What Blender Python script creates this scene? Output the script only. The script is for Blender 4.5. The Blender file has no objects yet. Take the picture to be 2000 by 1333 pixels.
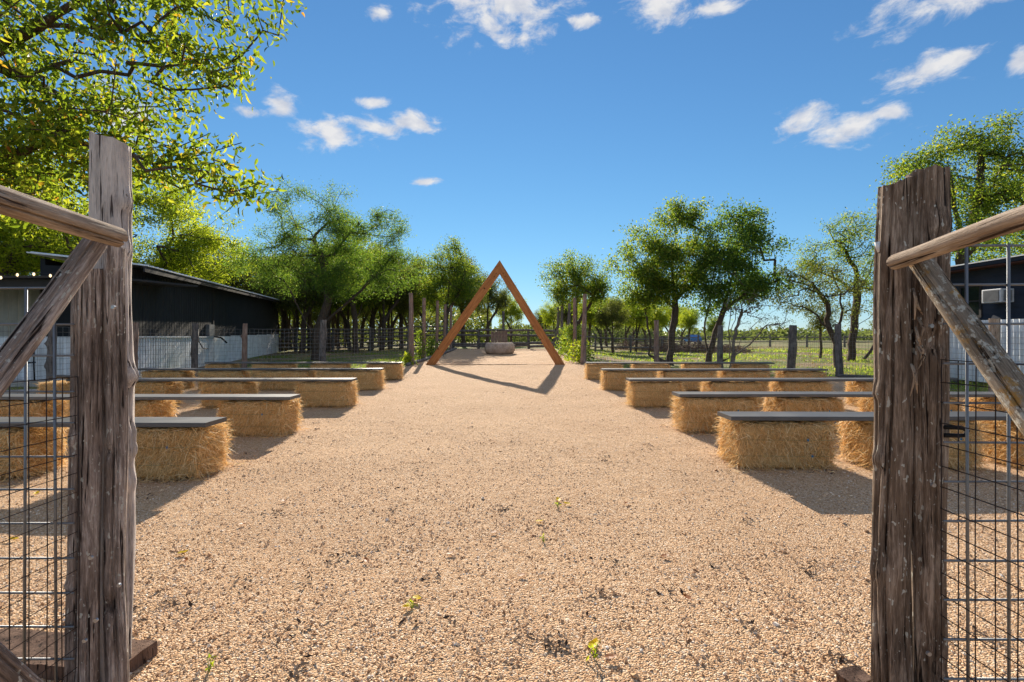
import bpy, math, random
import numpy as np
from mathutils import Vector, Matrix
R = math.radians
SC = bpy.context.scene
COL = SC.collection

# ------------------------------------------------------------------ camera
H, F, HZ = 1.15, 950.0, 658.0          # eye height (m), focal length in pixels of the 2000 px wide photo, horizon row
cam = bpy.data.cameras.new('camera'); cam_o = bpy.data.objects.new('camera', cam); COL.objects.link(cam_o)
cam_o.location = (0, 0, H); cam_o.rotation_euler = (R(90), 0, 0)
cam.sensor_width = 36.0; cam.lens = 36.0 * F / 2000.0; cam.shift_y = -(666.5 - HZ) / 2000.0
cam.clip_start = 0.05; cam.clip_end = 3000
SC.camera = cam_o

# ------------------------------------------------------------------ sun, sky, exposure
SUN_EL, SUN_AZ = R(25.0), math.atan2(-0.135, 1.0)      # azimuth from +Y towards +X
sd = Vector((math.sin(SUN_AZ) * math.cos(SUN_EL), math.cos(SUN_AZ) * math.cos(SUN_EL), math.sin(SUN_EL)))
sun = bpy.data.lights.new('sun', 'SUN'); sun.energy = 5.0; sun.angle = R(0.5); sun.color = (1.0, 0.88, 0.72)
sun_o = bpy.data.objects.new('sun', sun); COL.objects.link(sun_o)
sun_o.location = sd * 60; sun_o.rotation_euler = (-sd).to_track_quat('-Z', 'Y').to_euler()

W = bpy.data.worlds.new('World'); SC.world = W; W.use_nodes = True
nt = W.node_tree; nt.nodes.clear()
def nn(t, kind, **kw):
    n = t.nodes.new(kind)
    for k, v in kw.items(): setattr(n, k, v)
    return n
sky = nn(nt, 'ShaderNodeTexSky', sky_type='NISHITA', sun_disc=False)
sky.sun_elevation = SUN_EL; sky.sun_rotation = SUN_AZ
sky.air_density = 1.0; sky.dust_density = 0.0; sky.ozone_density = 9.0; sky.altitude = 200
SKY_STRENGTH = 0.09
sa = nn(nt, 'ShaderNodeVectorMath', operation='MULTIPLY_ADD'); nt.links.new(sky.outputs[0], sa.inputs[0]); sa.inputs[1].default_value = (.075,) * 3; sa.inputs[2].default_value = (1, 1, 1)
hsv = nn(nt, 'ShaderNodeVectorMath', operation='DIVIDE'); nt.links.new(sky.outputs[0], hsv.inputs[0]); nt.links.new(sa.outputs[0], hsv.inputs[1])
tc = nn(nt, 'ShaderNodeTexCoord'); sep = nn(nt, 'ShaderNodeSeparateXYZ'); nt.links.new(tc.outputs['Generated'], sep.inputs[0])
def wmath(op, a, b=None, c=None):
    n = nn(nt, 'ShaderNodeMath', operation=op)
    for i, v in enumerate((a, b, c)):
        if v is None: continue
        if isinstance(v, (int, float)): n.inputs[i].default_value = v
        else: nt.links.new(v, n.inputs[i])
    return n.outputs[0]
az = wmath('ARCTAN2', sep.outputs[0], sep.outputs[1]); el = wmath('ARCSINE', sep.outputs[2])
cmb = nn(nt, 'ShaderNodeCombineXYZ'); nt.links.new(az, cmb.inputs[0]); nt.links.new(el, cmb.inputs[1])
def ang(px, py):
    a = math.atan((px - 1000) / F); return a, math.atan((HZ - py) / F * math.cos(a))
# fair-weather clouds: (column, row, half width, half height) as seen in the photo turned into azimuth / elevation
CL = [(985, 2, 120, 52), (1300, 5, 66, 30), (1395, 14, 55, 14), (1840, 0, 125, 34), (1800, 142, 60, 26), (1865, 115, 46, 15),
      (1580, 232, 54, 24), (1665, 248, 78, 28), (1735, 222, 50, 15), (1995, 120, 18, 24), (655, 262, 66, 26), (730, 250, 64, 16), (805, 236, 46, 18),
      (552, 202, 32, 18), (490, 220, 26, 11), (725, 198, 38, 9), (832, 357, 26, 9), (1135, 42, 34, 11), (240, 230, 70, 44), (750, 22, 26, 13)]
clouds = []
for (x, y, w, h) in CL:
    a, e = ang(x, y); clouds.append((a, e, w / F * math.cos(a) ** 1.5, h / F * math.cos(a)))
noi = nn(nt, 'ShaderNodeTexNoise'); noi.inputs['Scale'].default_value = 15; noi.inputs['Detail'].default_value = 8; noi.inputs['Roughness'].default_value = 0.64; noi.inputs['Distortion'].default_value = .35
mp = nn(nt, 'ShaderNodeVectorMath', operation='MULTIPLY'); mp.inputs[1].default_value = (1, 1.9, 1)
nt.links.new(cmb.outputs[0], mp.inputs[0]); nt.links.new(mp.outputs[0], noi.inputs['Vector'])
noi2 = nn(nt, 'ShaderNodeTexNoise'); noi2.inputs['Scale'].default_value = 3.2; noi2.inputs['Detail'].default_value = 5
nt.links.new(mp.outputs[0], noi2.inputs['Vector'])
cur = None
for (a, e, w, h) in clouds:
    v = nn(nt, 'ShaderNodeVectorMath', operation='MULTIPLY_ADD'); nt.links.new(cmb.outputs[0], v.inputs[0])
    v.inputs[1].default_value = (1 / w, 1 / h, 0); v.inputs[2].default_value = (-a / w, -e / h, 0)
    l = nn(nt, 'ShaderNodeVectorMath', operation='LENGTH'); nt.links.new(v.outputs[0], l.inputs[0])
    cur = l.outputs['Value'] if cur is None else wmath('MINIMUM', cur, l.outputs['Value'])
den = wmath('SUBTRACT', 0.85, cur)
# fair-weather clouds go on unseen beyond the frame, kept large for neutral fill light
out = wmath('MAXIMUM', wmath('SMOOTHSTEP' if False else 'MULTIPLY', wmath('SUBTRACT', wmath('ABSOLUTE', az), .86), 6.0), wmath('MULTIPLY', wmath('SUBTRACT', el, .66), 6.0))
outn = nn(nt, 'ShaderNodeMath', operation='MINIMUM', use_clamp=True); nt.links.new(out, outn.inputs[0]); outn.inputs[1].default_value = 1.0
wide = wmath('MULTIPLY', wmath('SUBTRACT', noi2.outputs['Fac'], .50), 7.0)
den = wmath('MAXIMUM', den, wmath('ADD', wide, wmath('MULTIPLY', wmath('SUBTRACT', 1.0, outn.outputs[0]), -9.0)))
den = wmath('ADD', den, wmath('MULTIPLY', wmath('SUBTRACT', noi.outputs['Fac'], 0.5), 3.9))
mr = nn(nt, 'ShaderNodeMapRange', interpolation_type='SMOOTHSTEP'); nt.links.new(den, mr.inputs[0])
mr.inputs[1].default_value = -0.45; mr.inputs[2].default_value = 0.75; mr.inputs[4].default_value = 0.96
noi3 = nn(nt, 'ShaderNodeTexNoise'); noi3.inputs['Scale'].default_value = 24; noi3.inputs['Detail'].default_value = 4; nt.links.new(mp.outputs[0], noi3.inputs['Vector'])
cr = nn(nt, 'ShaderNodeValToRGB'); nt.links.new(noi3.outputs['Fac'], cr.inputs[0])
cr.color_ramp.elements[0].position = .35; cr.color_ramp.elements[0].color = (.70, .74, .84, 1)
cr.color_ramp.elements[1].position = .6; cr.color_ramp.elements[1].color = (.98, .97, .97, 1)
csc = nn(nt, 'ShaderNodeVectorMath', operation='SCALE'); nt.links.new(cr.outputs[0], csc.inputs[0]); CLOUD_N = csc
mixw = nn(nt, 'ShaderNodeMix', data_type='RGBA'); nt.links.new(mr.outputs[0], mixw.inputs[0])
tint = nn(nt, 'ShaderNodeMix', data_type='RGBA', blend_type='MULTIPLY'); tint.inputs[0].default_value = 1.0
nt.links.new(hsv.outputs[0], tint.inputs[6]); tint.inputs[7].default_value = (1.02, 1.14, 1.14, 1)
nt.links.new(tint.outputs[2], mixw.inputs[6]); nt.links.new(csc.outputs[0], mixw.inputs[7])
bg = nn(nt, 'ShaderNodeBackground'); bg.inputs[1].default_value = SKY_STRENGTH
wo = nn(nt, 'ShaderNodeOutputWorld'); nt.links.new(mixw.outputs[2], bg.inputs[0]); nt.links.new(bg.outputs[0], wo.inputs[0])
EXPOSURE = 0.85
csc.inputs['Scale'].default_value = 0.86 / SKY_STRENGTH / (2 ** EXPOSURE)
SC.view_settings.view_transform = 'Standard'; SC.view_settings.look = 'None'
SC.view_settings.exposure = EXPOSURE; SC.view_settings.gamma = 1.0; SC.view_settings.use_curve_mapping = False
SC.cycles.max_bounces = 7; SC.cycles.transparent_max_bounces = 8; SC.cycles.diffuse_bounces = 3; SC.cycles.transmission_bounces = 4

# ------------------------------------------------------------------ terrain and pixel helpers
def sstep(a, b, x):
    t = np.clip((np.asarray(x, float) - a) / (b - a), 0, 1); return t * t * (3 - 2 * t)
def gz(x, y):
    x = np.asarray(x, float); y = np.asarray(y, float)
    rise = 0.0215 * np.clip(y - 13, 0, 17.5) * (1 - sstep(3.0, 7.0, x))
    return rise * (1 - .55 * sstep(5, 11, -x)) * (1 - sstep(40, 90, y))
def G(x, y): return float(gz(x, y))
def P(px, py, d): return Vector(((px - 1000) / F * d, d, H - (py - HZ) / F * d))
def X(px, d): return (px - 1000) / F * d
def Z(py, d): return H - (py - HZ) / F * d

# ------------------------------------------------------------------ objects
def tag(o, label=None, cat=None, group=None, kind=None):
    if label: o['label'] = label
    if cat: o['category'] = cat
    if group: o['group'] = group
    if kind or cat: o['kind'] = kind or 'thing'
    return o
def link(o, parent=None):
    COL.objects.link(o)
    if parent is not None: o.parent = parent
    return o
def empty(name, loc=(0, 0, 0), rz=0.0, **k):
    o = bpy.data.objects.new(name, None); o.location = loc; o.rotation_euler = (0, 0, rz); o.empty_display_size = .2
    link(o); return tag(o, **k)
def mesh_np(name, V, Fc, mat, smooth=False):
    """V (n,3); Fc list of (m,k) index arrays."""
    V = np.ascontiguousarray(V, np.float32)
    if not isinstance(Fc, (list, tuple)): Fc = [Fc]
    Fc = [np.ascontiguousarray(f, np.int32) for f in Fc if len(f)]
    loops = np.concatenate([f.ravel() for f in Fc]); sizes = np.concatenate([np.full(len(f), f.shape[1], np.int32) for f in Fc])
    starts = np.concatenate([[0], np.cumsum(sizes)[:-1]]).astype(np.int32)
    me = bpy.data.meshes.new(name); me.vertices.add(len(V)); me.vertices.foreach_set('co', V.ravel())
    me.loops.add(len(loops)); me.loops.foreach_set('vertex_index', loops)
    me.polygons.add(len(sizes)); me.polygons.foreach_set('loop_start', starts); me.polygons.foreach_set('loop_total', sizes)
    me.polygons.foreach_set('use_smooth', np.full(len(sizes), smooth, bool))
    me.update(calc_edges=True); me.validate()
    if mat: me.materials.append(mat)
    return me
def obj(name, me, parent=None, loc=(0, 0, 0), rot=(0, 0, 0), **k):
    o = bpy.data.objects.new(name, me); o.location = loc; o.rotation_euler = rot
    link(o, parent); return tag(o, **k)
class MB:
    def __init__(s): s.v = []; s.f4 = []; s.f3 = []; s.n = 0
    def add(s, V, q=None, t=None):
        V = np.asarray(V, float).reshape(-1, 3); s.v.append(V)
        if q is not None and len(q): s.f4.append(np.asarray(q, int) + s.n)
        if t is not None and len(t): s.f3.append(np.asarray(t, int) + s.n)
        s.n += len(V)
    def box(s, a, b, rot=None, org=None):
        (x0, y0, z0), (x1, y1, z1) = a, b
        V = np.array([(x0, y0, z0), (x1, y0, z0), (x1, y1, z0), (x0, y1, z0), (x0, y0, z1), (x1, y0, z1), (x1, y1, z1), (x0, y1, z1)], float)
        if rot is not None: V = np.array([(Matrix.Rotation(rot, 3, 'Z') @ Vector(p)) for p in V])
        if org is not None: V += np.asarray(org)
        s.add(V, [(0, 3, 2, 1), (4, 5, 6, 7), (0, 1, 5, 4), (1, 2, 6, 5), (2, 3, 7, 6), (3, 0, 4, 7)])
    def bar(s, p, q, w, h=None, up=(0, 0, 1)):
        h = h or w; p = Vector(p); q = Vector(q); d = (q - p).normalized(); u = Vector(up)
        if abs(d.dot(u)) > .95: u = Vector((0, 1, 0))
        a = d.cross(u).normalized() * w / 2; b = a.cross(d).normalized() * h / 2
        V = [p - a - b, p + a - b, p + a + b, p - a + b, q - a - b, q + a - b, q + a + b, q - a + b]
        s.add(V, [(0, 1, 2, 3), (7, 6, 5, 4), (4, 5, 1, 0), (5, 6, 2, 1), (6, 7, 3, 2), (7, 4, 0, 3)])
    def tube(s, pts, rad, n=6, cap=True):
        pts = [Vector(p) for p in pts]; m = len(pts)
        if isinstance(rad, (int, float)): rad = [rad] * m
        ref = Vector((.31, .17, .93)); rows = []
        for i, p in enumerate(pts):
            d = (pts[min(i + 1, m - 1)] - pts[max(i - 1, 0)]).normalized()
            if abs(d.dot(ref)) > .97: ref = Vector((.9, .3, .1))
            a = d.cross(ref).normalized(); b = d.cross(a)
            rows += [p + (a * math.cos(2 * math.pi * k / n) + b * math.sin(2 * math.pi * k / n)) * rad[i] for k in range(n)]
        q = [(i * n + k, i * n + (k + 1) % n, (i + 1) * n + (k + 1) % n, (i + 1) * n + k) for i in range(m - 1) for k in range(n)]
        t = []
        if cap:
            rows += [pts[0], pts[-1]]
            t = [(m * n, (k + 1) % n, k) for k in range(n)] + [(m * n + 1, (m - 1) * n + k, (m - 1) * n + (k + 1) % n) for k in range(n)]
        s.add([tuple(r) for r in rows], q, t)
    def mesh(s, name, mat, smooth=False):
        fs = []
        if s.f4: fs.append(np.concatenate(s.f4))
        if s.f3: fs.append(np.concatenate(s.f3))
        return mesh_np(name, np.concatenate(s.v), fs, mat, smooth)

# value noise on a lattice (for shapes)
def vnoise(u, v, seed=0, wrap=None):
    rg = np.random.default_rng(seed); T = rg.random((256, 256))
    u = np.asarray(u, float); v = np.asarray(v, float)
    iu = np.floor(u).astype(int); iv = np.floor(v).astype(int); fu = u - iu; fv = v - iv
    fu = fu * fu * (3 - 2 * fu); fv = fv * fv * (3 - 2 * fv)
    w = wrap or 256
    a = T[iu % w, iv % 256]; b = T[(iu + 1) % w, iv % 256]; c = T[iu % w, (iv + 1) % 256]; d = T[(iu + 1) % w, (iv + 1) % 256]
    return (a * (1 - fu) + b * fu) * (1 - fv) + (c * (1 - fu) + d * fu) * fv - .5
def fbm(u, v, seed=0, o=4):
    s = 0; a = 1
    for i in range(o): s = s + a * vnoise(u * 2 ** i, v * 2 ** i, seed + i); a *= .5
    return s

# ------------------------------------------------------------------ materials
MATS = {}
class MT:
    def __init__(s, name):
        s.m = bpy.data.materials.new(name); s.m.use_nodes = True; s.t = s.m.node_tree; s.t.nodes.clear()
        s.out = s.n('ShaderNodeOutputMaterial'); MATS[name] = s.m
    def n(s, kind, **kw): return nn(s.t, kind, **kw)
    def l(s, a, b): s.t.links.new(a, b)
    def co(s, which='Object', scale=(1, 1, 1)):
        c = s.n('ShaderNodeTexCoord'); m = s.n('ShaderNodeMapping'); m.inputs['Scale'].default_value = scale; s.l(c.outputs[which], m.inputs[0]); return m.outputs[0]
    def noise(s, vec, scale, detail=4, rough=.55, dist=0):
        n = s.n('ShaderNodeTexNoise'); n.inputs['Scale'].default_value = scale; n.inputs['Detail'].default_value = detail
        n.inputs['Roughness'].default_value = rough; n.inputs['Distortion'].default_value = dist
        if vec is not None: s.l(vec, n.inputs['Vector'])
        return n.outputs['Fac']
    def voro(s, vec, scale, feature='F1', out='Distance', rnd=1.0):
        n = s.n('ShaderNodeTexVoronoi', feature=feature); n.inputs['Scale'].default_value = scale; n.inputs['Randomness'].default_value = rnd
        s.l(vec, n.inputs['Vector']); return n.outputs[out]
    def ramp(s, fac, stops, interp='LINEAR'):
        r = s.n('ShaderNodeValToRGB'); r.color_ramp.interpolation = interp; e = r.color_ramp.elements
        while len(e) < len(stops): e.new(.5)
        for i, (p, c) in enumerate(stops):
            e[i].position = p; e[i].color = (*c, 1) if len(c) == 3 else c
        s.l(fac, r.inputs[0]); return r.outputs[0]
    def mix(s, fac, a, b, blend='MIX'):
        m = s.n('ShaderNodeMix', data_type='RGBA', blend_type=blend)
        for i, v in ((0, fac), (6, a), (7, b)):
            if isinstance(v, (int, float)): m.inputs[i].default_value = v
            elif isinstance(v, tuple): m.inputs[i].default_value = (*v, 1) if len(v) == 3 else v
            else: s.l(v, m.inputs[i])
        return m.outputs[2]
    def math(s, op, a, b=0.0):
        m = s.n('ShaderNodeMath', operation=op)
        for i, v in enumerate((a, b)):
            if isinstance(v, (int, float)): m.inputs[i].default_value = v
            else: s.l(v, m.inputs[i])
        return m.outputs[0]
    def bump(s, h, strength=.5, dist=.01, prev=None):
        b = s.n('ShaderNodeBump'); b.inputs['Strength'].default_value = strength; b.inputs['Distance'].default_value = dist; s.l(h, b.inputs['Height'])
        if prev is not None: s.l(prev, b.inputs['Normal'])
        return b.outputs[0]
    def bsdf(s, col, rough=.8, spec=.3, normal=None, metal=0.0):
        b = s.n('ShaderNodeBsdfPrincipled')
        if isinstance(col, tuple): b.inputs['Base Color'].default_value = (*col, 1)
        else: s.l(col, b.inputs['Base Color'])
        if isinstance(rough, (int, float)): b.inputs['Roughness'].default_value = rough
        else: s.l(rough, b.inputs['Roughness'])
        b.inputs['Specular IOR Level'].default_value = spec; b.inputs['Metallic'].default_value = metal
        if normal is not None: s.l(normal, b.inputs['Normal'])
        return b.outputs[0]
    def done(s, sh): s.l(sh, s.out.inputs[0]); return s.m
    def island(s): return s.n('ShaderNodeNewGeometry').outputs['Random Per Island']
    def objrand(s): return s.n('ShaderNodeObjectInfo').outputs['Random']

def plain(name, col, rough=.7, spec=.3, metal=0.0, var=.12, scale=6):
    t = MT(name); v = t.co()
    n = t.noise(v, scale, 5); c = t.mix(1.0, col, t.ramp(n, [(.3, (1 - var * 2,) * 3), (.7, (1 + var,) * 3)]), 'MULTIPLY')
    return t.done(t.bsdf(c, rough, spec, t.bump(t.noise(v, scale * 12, 3), .15, .003), metal))
def leafmat(name, stops, trans=.5, tcol=1.6):
    t = MT(name); r = t.island()
    c = t.ramp(r, stops)
    d = t.bsdf(c, .5, .25)
    tr = t.n('ShaderNodeBsdfTranslucent'); tint = t.mix(1.0, c, (tcol * 1.25, tcol * 1.2, tcol * .55), 'MULTIPLY'); t.l(tint, tr.inputs[0])
    m = t.n('ShaderNodeMixShader'); m.inputs[0].default_value = trans; t.l(d, m.inputs[1]); t.l(tr.outputs[0], m.inputs[2])
    return t.done(m.outputs[0])

def weathered(name, dark, mid, light, lichen=.0, moss=False, warm=None):
    t = MT(name); v = t.co('Object'); vs = t.co('Object', (1, 1, .045)); vm = t.co('Object', (1, 1, .18))
    fib = t.math('ADD', t.math('MULTIPLY', t.noise(vs, 150, 6, .75, .3), .6), t.math('MULTIPLY', t.noise(t.co('Object', (1, 1, .07)), 430, 3, .7), .4)); broad = t.noise(vm, 22, 5, .6); big = t.noise(v, 5, 4)
    c = t.ramp(t.math('ADD', t.math('MULTIPLY', fib, .55), t.math('MULTIPLY', broad, .45)), [(.41, dark), (.5, mid), (.59, light)])
    c = t.mix(t.math('MULTIPLY', t.objrand(), .25), c, mid)
    c = t.mix(t.ramp(big, [(.45, (0, 0, 0)), (.7, (.6, .6, .6))]), c, warm or light)
    crack = t.ramp(t.noise(vs, 105, 3, .5, .5), [(.335, (1, 1, 1)), (.385, (0, 0, 0))])
    c = t.mix(crack, c, (dark[0] * .35, dark[1] * .3, dark[2] * .3))
    if lichen > 0:
        sn = t.noise(t.co('Object', (1, 1, .55)), 95, 2, .4); gate = t.noise(v, 7, 3)
        spot = t.ramp(t.math('ADD', sn, t.math('MULTIPLY', gate, .42)), [(.885, (0, 0, 0)), (.91, (1, 1, 1))])
        c = t.mix(t.math('MULTIPLY', spot, lichen), c, (.52, .52, .47))
    if moss:
        ms = t.ramp(t.noise(v, 16, 6, .7), [(.52, (0, 0, 0)), (.60, (.9, .9, .9))]); c = t.mix(ms, c, (.34, .19, .045))
        ms2 = t.ramp(t.noise(t.co('Object', (1.3, 1.3, 1)), 27, 6, .7), [(.54, (0, 0, 0)), (.59, (.9, .9, .9))]); c = t.mix(ms2, c, (.50, .49, .43))
    hgt = t.math('SUBTRACT', t.math('ADD', t.math('MULTIPLY', fib, .8), broad), crack)
    nb = t.bump(hgt, 1.0, .008)
    return t.done(t.bsdf(c, .85, .2, nb))

weathered('cedar_grey', (.06, .046, .04), (.25, .20, .175), (.62, .54, .49), lichen=.85, warm=(.30, .22, .17))
weathered('cedar_pale', (.19, .165, .155), (.50, .445, .415), (.76, .69, .635), lichen=0)
weathered('cedar_brown', (.035, .024, .018), (.165, .12, .09), (.52, .42, .34), lichen=.9, warm=(.22, .15, .10))
weathered('rail_tan', (.16, .115, .085), (.36, .28, .21), (.58, .47, .37), lichen=0, warm=(.38, .26, .17))
weathered('lichen_log', (.07, .055, .04), (.17, .135, .10), (.34, .28, .22), lichen=.6, moss=True)
weathered('post_red', (.12, .08, .065), (.27, .19, .155), (.42, .33, .28), lichen=0, warm=(.30, .18, .12))
weathered('post_dark', (.05, .045, .042), (.13, .12, .115), (.24, .22, .21), lichen=0)
weathered('sleeper_wood', (.045, .026, .018), (.12, .07, .05), (.22, .14, .10), lichen=0)
t = MT('arch_timber'); v = t.co('Object', (1, 1, .08)); g = t.noise(v, 26, 6, .6, 1.2)
c = t.ramp(g, [(.3, (.25, .088, .024)), (.52, (.43, .17, .05)), (.72, (.57, .255, .085))])
kn = t.ramp(t.voro(t.co('Object', (1.6, .6, .8)), 4.2), [(.07, (1, 1, 1)), (.15, (0, 0, 0))]); c = t.mix(kn, c, (.055, .016, .006))
t.done(t.bsdf(c, .62, .3, t.bump(g, .25, .01)))
t = MT('bench_paint'); v = t.co('Object', (.06, 1, 1)); g = t.noise(v, 60, 5, .6); big = t.noise(t.co(), 3, 4)
c = t.ramp(g, [(.3, (.05, .05, .052)), (.7, (.09, .089, .089))]); c = t.mix(t.ramp(big, [(.5, (0, 0, 0)), (.75, (.5, .5, .5))]), c, (.13, .127, .124))
c = t.mix(1.0, c, t.ramp(t.objrand(), [(0, (.72, .72, .73)), (1, (1.25, 1.24, 1.22))]), 'MULTIPLY')
t.done(t.bsdf(c, t.ramp(big, [(.3, (.46,) * 3), (.7, (.58,) * 3)]), .8, t.bump(g, .25, .002)))
t = MT('straw_core'); v = t.co('Object', (1, 1, .5)); g = t.noise(v, 85, 5, .7, .8)
t.done(t.bsdf(t.ramp(g, [(.3, (.38, .215, .08)), (.55, (.72, .48, .22)), (.75, (.84, .62, .34))]), .9, .1, t.bump(g, 1.0, .02)))
t = MT('straw'); c = t.ramp(t.island(), [(.0, (.58, .33, .115)), (.3, (.85, .55, .225)), (.65, (.93, .67, .335)), (1.0, (.97, .83, .53))])
tr = t.n('ShaderNodeBsdfTranslucent'); t.l(c, tr.inputs[0]); m = t.n('ShaderNodeMixShader'); m.inputs[0].default_value = .28
t.l(t.bsdf(c, .55, .3), m.inputs[1]); t.l(tr.outputs[0], m.inputs[2]); t.done(m.outputs[0])
plain('twine_olive', (.38, .30, .14), .8); plain('twine_blue', (.02, .22, .42), .6)
# gravel sheet: crushed tan granite, colour by stone plus relief
t = MT('gravel_bed'); v = t.co('Object')
w1 = t.n('ShaderNodeTexVoronoi'); w1.inputs['Scale'].default_value = 140; t.l(v, w1.inputs['Vector'])
w2 = t.n('ShaderNodeTexVoronoi'); w2.inputs['Scale'].default_value = 40; t.l(v, w2.inputs['Vector'])
sp = t.n('ShaderNodeSeparateColor'); t.l(w1.outputs['Color'], sp.inputs[0])
c = t.ramp(sp.outputs[0], [(.0, (.36, .20, .105)), (.3, (.55, .34, .19)), (.6, (.68, .45, .265)), (.85, (.76, .55, .36)), (1, (.82, .70, .56))])
patch = t.noise(v, .9, 5, .6); c = t.mix(t.ramp(patch, [(.42, (0, 0, 0)), (.68, (.6, .6, .6))]), c, t.mix(.5, c, (.44, .265, .15)))
dust = t.noise(v, 5, 5, .65); c = t.mix(t.ramp(dust, [(.5, (0, 0, 0)), (.75, (.45, .45, .45))]), c, (.68, .46, .28))
h1 = t.math('MULTIPLY', w1.outputs['Distance'], -1.0); h2 = t.math('MULTIPLY', w2.outputs['Distance'], -1.0)
nb = t.bump(h1, .95, .012); nb = t.bump(h2, .35, .015, nb); nb = t.bump(t.noise(v, 7, 5, .6), .5, .05, nb)
t.done(t.bsdf(c, .92, .15, nb))
t = MT('pebble'); c = t.ramp(t.island(), [(.0, (.24, .13, .07)), (.10, (.38, .22, .12)), (.30, (.58, .35, .19)), (.5, (.70, .46, .27)), (.78, (.78, .57, .37)), (.93, (.82, .68, .52)), (1, (.88, .80, .70))])
t.done(t.bsdf(c, .85, .2))
t = MT('soil'); v = t.co('Object'); a = t.noise(v, .33, 6, .62); b = t.noise(v, 9, 5, .7)
c = t.ramp(b, [(.3, (.14, .10, .06)), (.55, (.30, .225, .145)), (.75, (.46, .37, .26))])
gcol = t.ramp(b, [(.3, (.07, .11, .025)), (.6, (.16, .21, .05)), (.8, (.28, .31, .10))])
c = t.mix(t.ramp(a, [(.42, (0, 0, 0)), (.56, (1, 1, 1))]), c, gcol)
t.done(t.bsdf(c, .95, .1, t.bump(b, .8, .05)))
leafmat('leaf_near', [(0, (.035, .062, .010)), (.35, (.075, .115, .014)), (.7, (.12, .165, .02)), (.94, (.19, .21, .03)), (.985, (.26, .18, .03)), (1, (.24, .09, .03))], .6, 2.35)
leafmat('leaf_lime', [(0, (.08, .12, .014)), (.5, (.16, .21, .022)), (1, (.27, .30, .04))], .62, 2.1)
leafmat('leaf_deep', [(0, (.034, .07, .018)), (.5, (.07, .13, .03)), (.9, (.115, .175, .035)), (1, (.18, .21, .045))], .58, 2.1)
leafmat('leaf_mid', [(0, (.040, .070, .014)), (.5, (.095, .15, .026)), (.85, (.15, .20, .035)), (1, (.24, .23, .04))], .6, 2.15)
leafmat('leaf_olive', [(0, (.05, .068, .022)), (.5, (.09, .115, .035)), (1, (.16, .17, .06))], .5, 1.7)
leafmat('leaf_far', [(0, (.06, .085, .04)), (.5, (.09, .12, .055)), (1, (.14, .17, .08))], .5, 1.6)
leafmat('grass_green', [(0, (.07, .12, .02)), (.6, (.15, .22, .04)), (1, (.30, .34, .09))], .6, 1.8)
leafmat('grass_dry', [(0, (.16, .11, .05)), (.6, (.30, .23, .11)), (1, (.42, .36, .2))], .35, 1.2)
leafmat('leaf_fallen', [(0, (.55, .42, .02)), (1, (.62, .52, .03))], .4, 1.2)
leafmat('leaf_dead', [(0, (.20, .07, .02)), (1, (.34, .15, .05))], .3, 1.2)
t = MT('bark'); v = t.co('Object', (1, 1, .25)); g = t.noise(v, 26, 5, .7)
t.done(t.bsdf(t.ramp(g, [(.3, (.04, .03, .024)), (.6, (.12, .09, .07)), (.8, (.22, .17, .135))]), .95, .1, t.bump(g, .9, .02)))
t = MT('bark_pale'); v = t.co('Object', (1, 1, .4)); g = t.noise(v, 18, 5, .7)
t.done(t.bsdf(t.ramp(g, [(.3, (.09, .075, .065)), (.6, (.22, .185, .16)), (.8, (.36, .32, .28))]), .95, .1, t.bump(g, .6, .01)))
plain('wire_steel', (.20, .215, .235), .45, .5, .75); plain('wire_rust', (.055, .04, .035), .7, .3, .4); plain('wire_grey', (.24, .235, .23), .6, .4, .3)
plain('screw_zinc', (.45, .46, .48), .35, .5, .8); plain('black_iron', (.012, .012, .013), .5, .4, .5)
def siding(name, col, axis, freq, rough=.75):
    t = MT(name); v = t.co('Object'); n = t.noise(v, 2.4, 5, .6); sc = t.co('Object', (3, 3, .1) if axis != 2 else (.1, .1, 3)); st = t.noise(sc, 3, 4)
    c = t.mix(1.0, col, t.ramp(t.math('ADD', t.math('MULTIPLY', n, .5), t.math('MULTIPLY', st, .5)), [(.3, (.65,) * 3), (.7, (1.3,) * 3)]), 'MULTIPLY')
    return t.done(t.bsdf(c, rough, .25, t.bump(st, .15, .004)))
siding('black_board', (.020, .023, .027), 0, 6); siding('navy_board', (.026, .036, .056), 2, 6)
siding('white_panel', (.78, .80, .82), 0, 6); siding('corrugated_white', (.74, .77, .80), 0, 6, .5); siding('porch_board', (.50, .48, .44), 0, 6)
plain('roof_metal', (.68, .71, .74), .4, .5, .25); plain('fascia', (.03, .028, .03), .6); plain('soffit_red', (.10, .04, .03), .7)
plain('trim_white', (.72, .74, .76), .5); plain('grille_grey', (.16, .17, .18), .6); plain('concrete', (.46, .43, .39), .9)
t = MT('stone_trough'); v = t.co(); g = t.noise(v, 5, 6, .65); g2 = t.noise(v, 40, 4)
t.done(t.bsdf(t.ramp(t.math('ADD', t.math('MULTIPLY', g, .7), t.math('MULTIPLY', g2, .3)), [(.35, (.30, .22, .165)), (.52, (.50, .39, .31)), (.68, (.66, .55, .46))]), .85, .2, t.bump(g2, .4, .01)))
t = MT('window_glass'); t.done(t.bsdf((.012, .02, .02), .05, .6))
plain('car_paint', (.03, .16, .42), .3, .5); plain('tyre_rubber', (.012, .012, .012), .8)
t = MT('bulb_glass'); e = t.n('ShaderNodeEmission'); e.inputs[0].default_value = (1, .72, .42, 1); e.inputs[1].default_value = 1.3; t.done(e.outputs[0])
plain('debris', (.07, .04, .025), .9); plain('strip_white', (.75, .76, .78), .6); plain('brush_twig', (.19, .12, .085), .9); plain('brush_light', (.33, .24, .18), .9)
M = MATS

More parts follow.
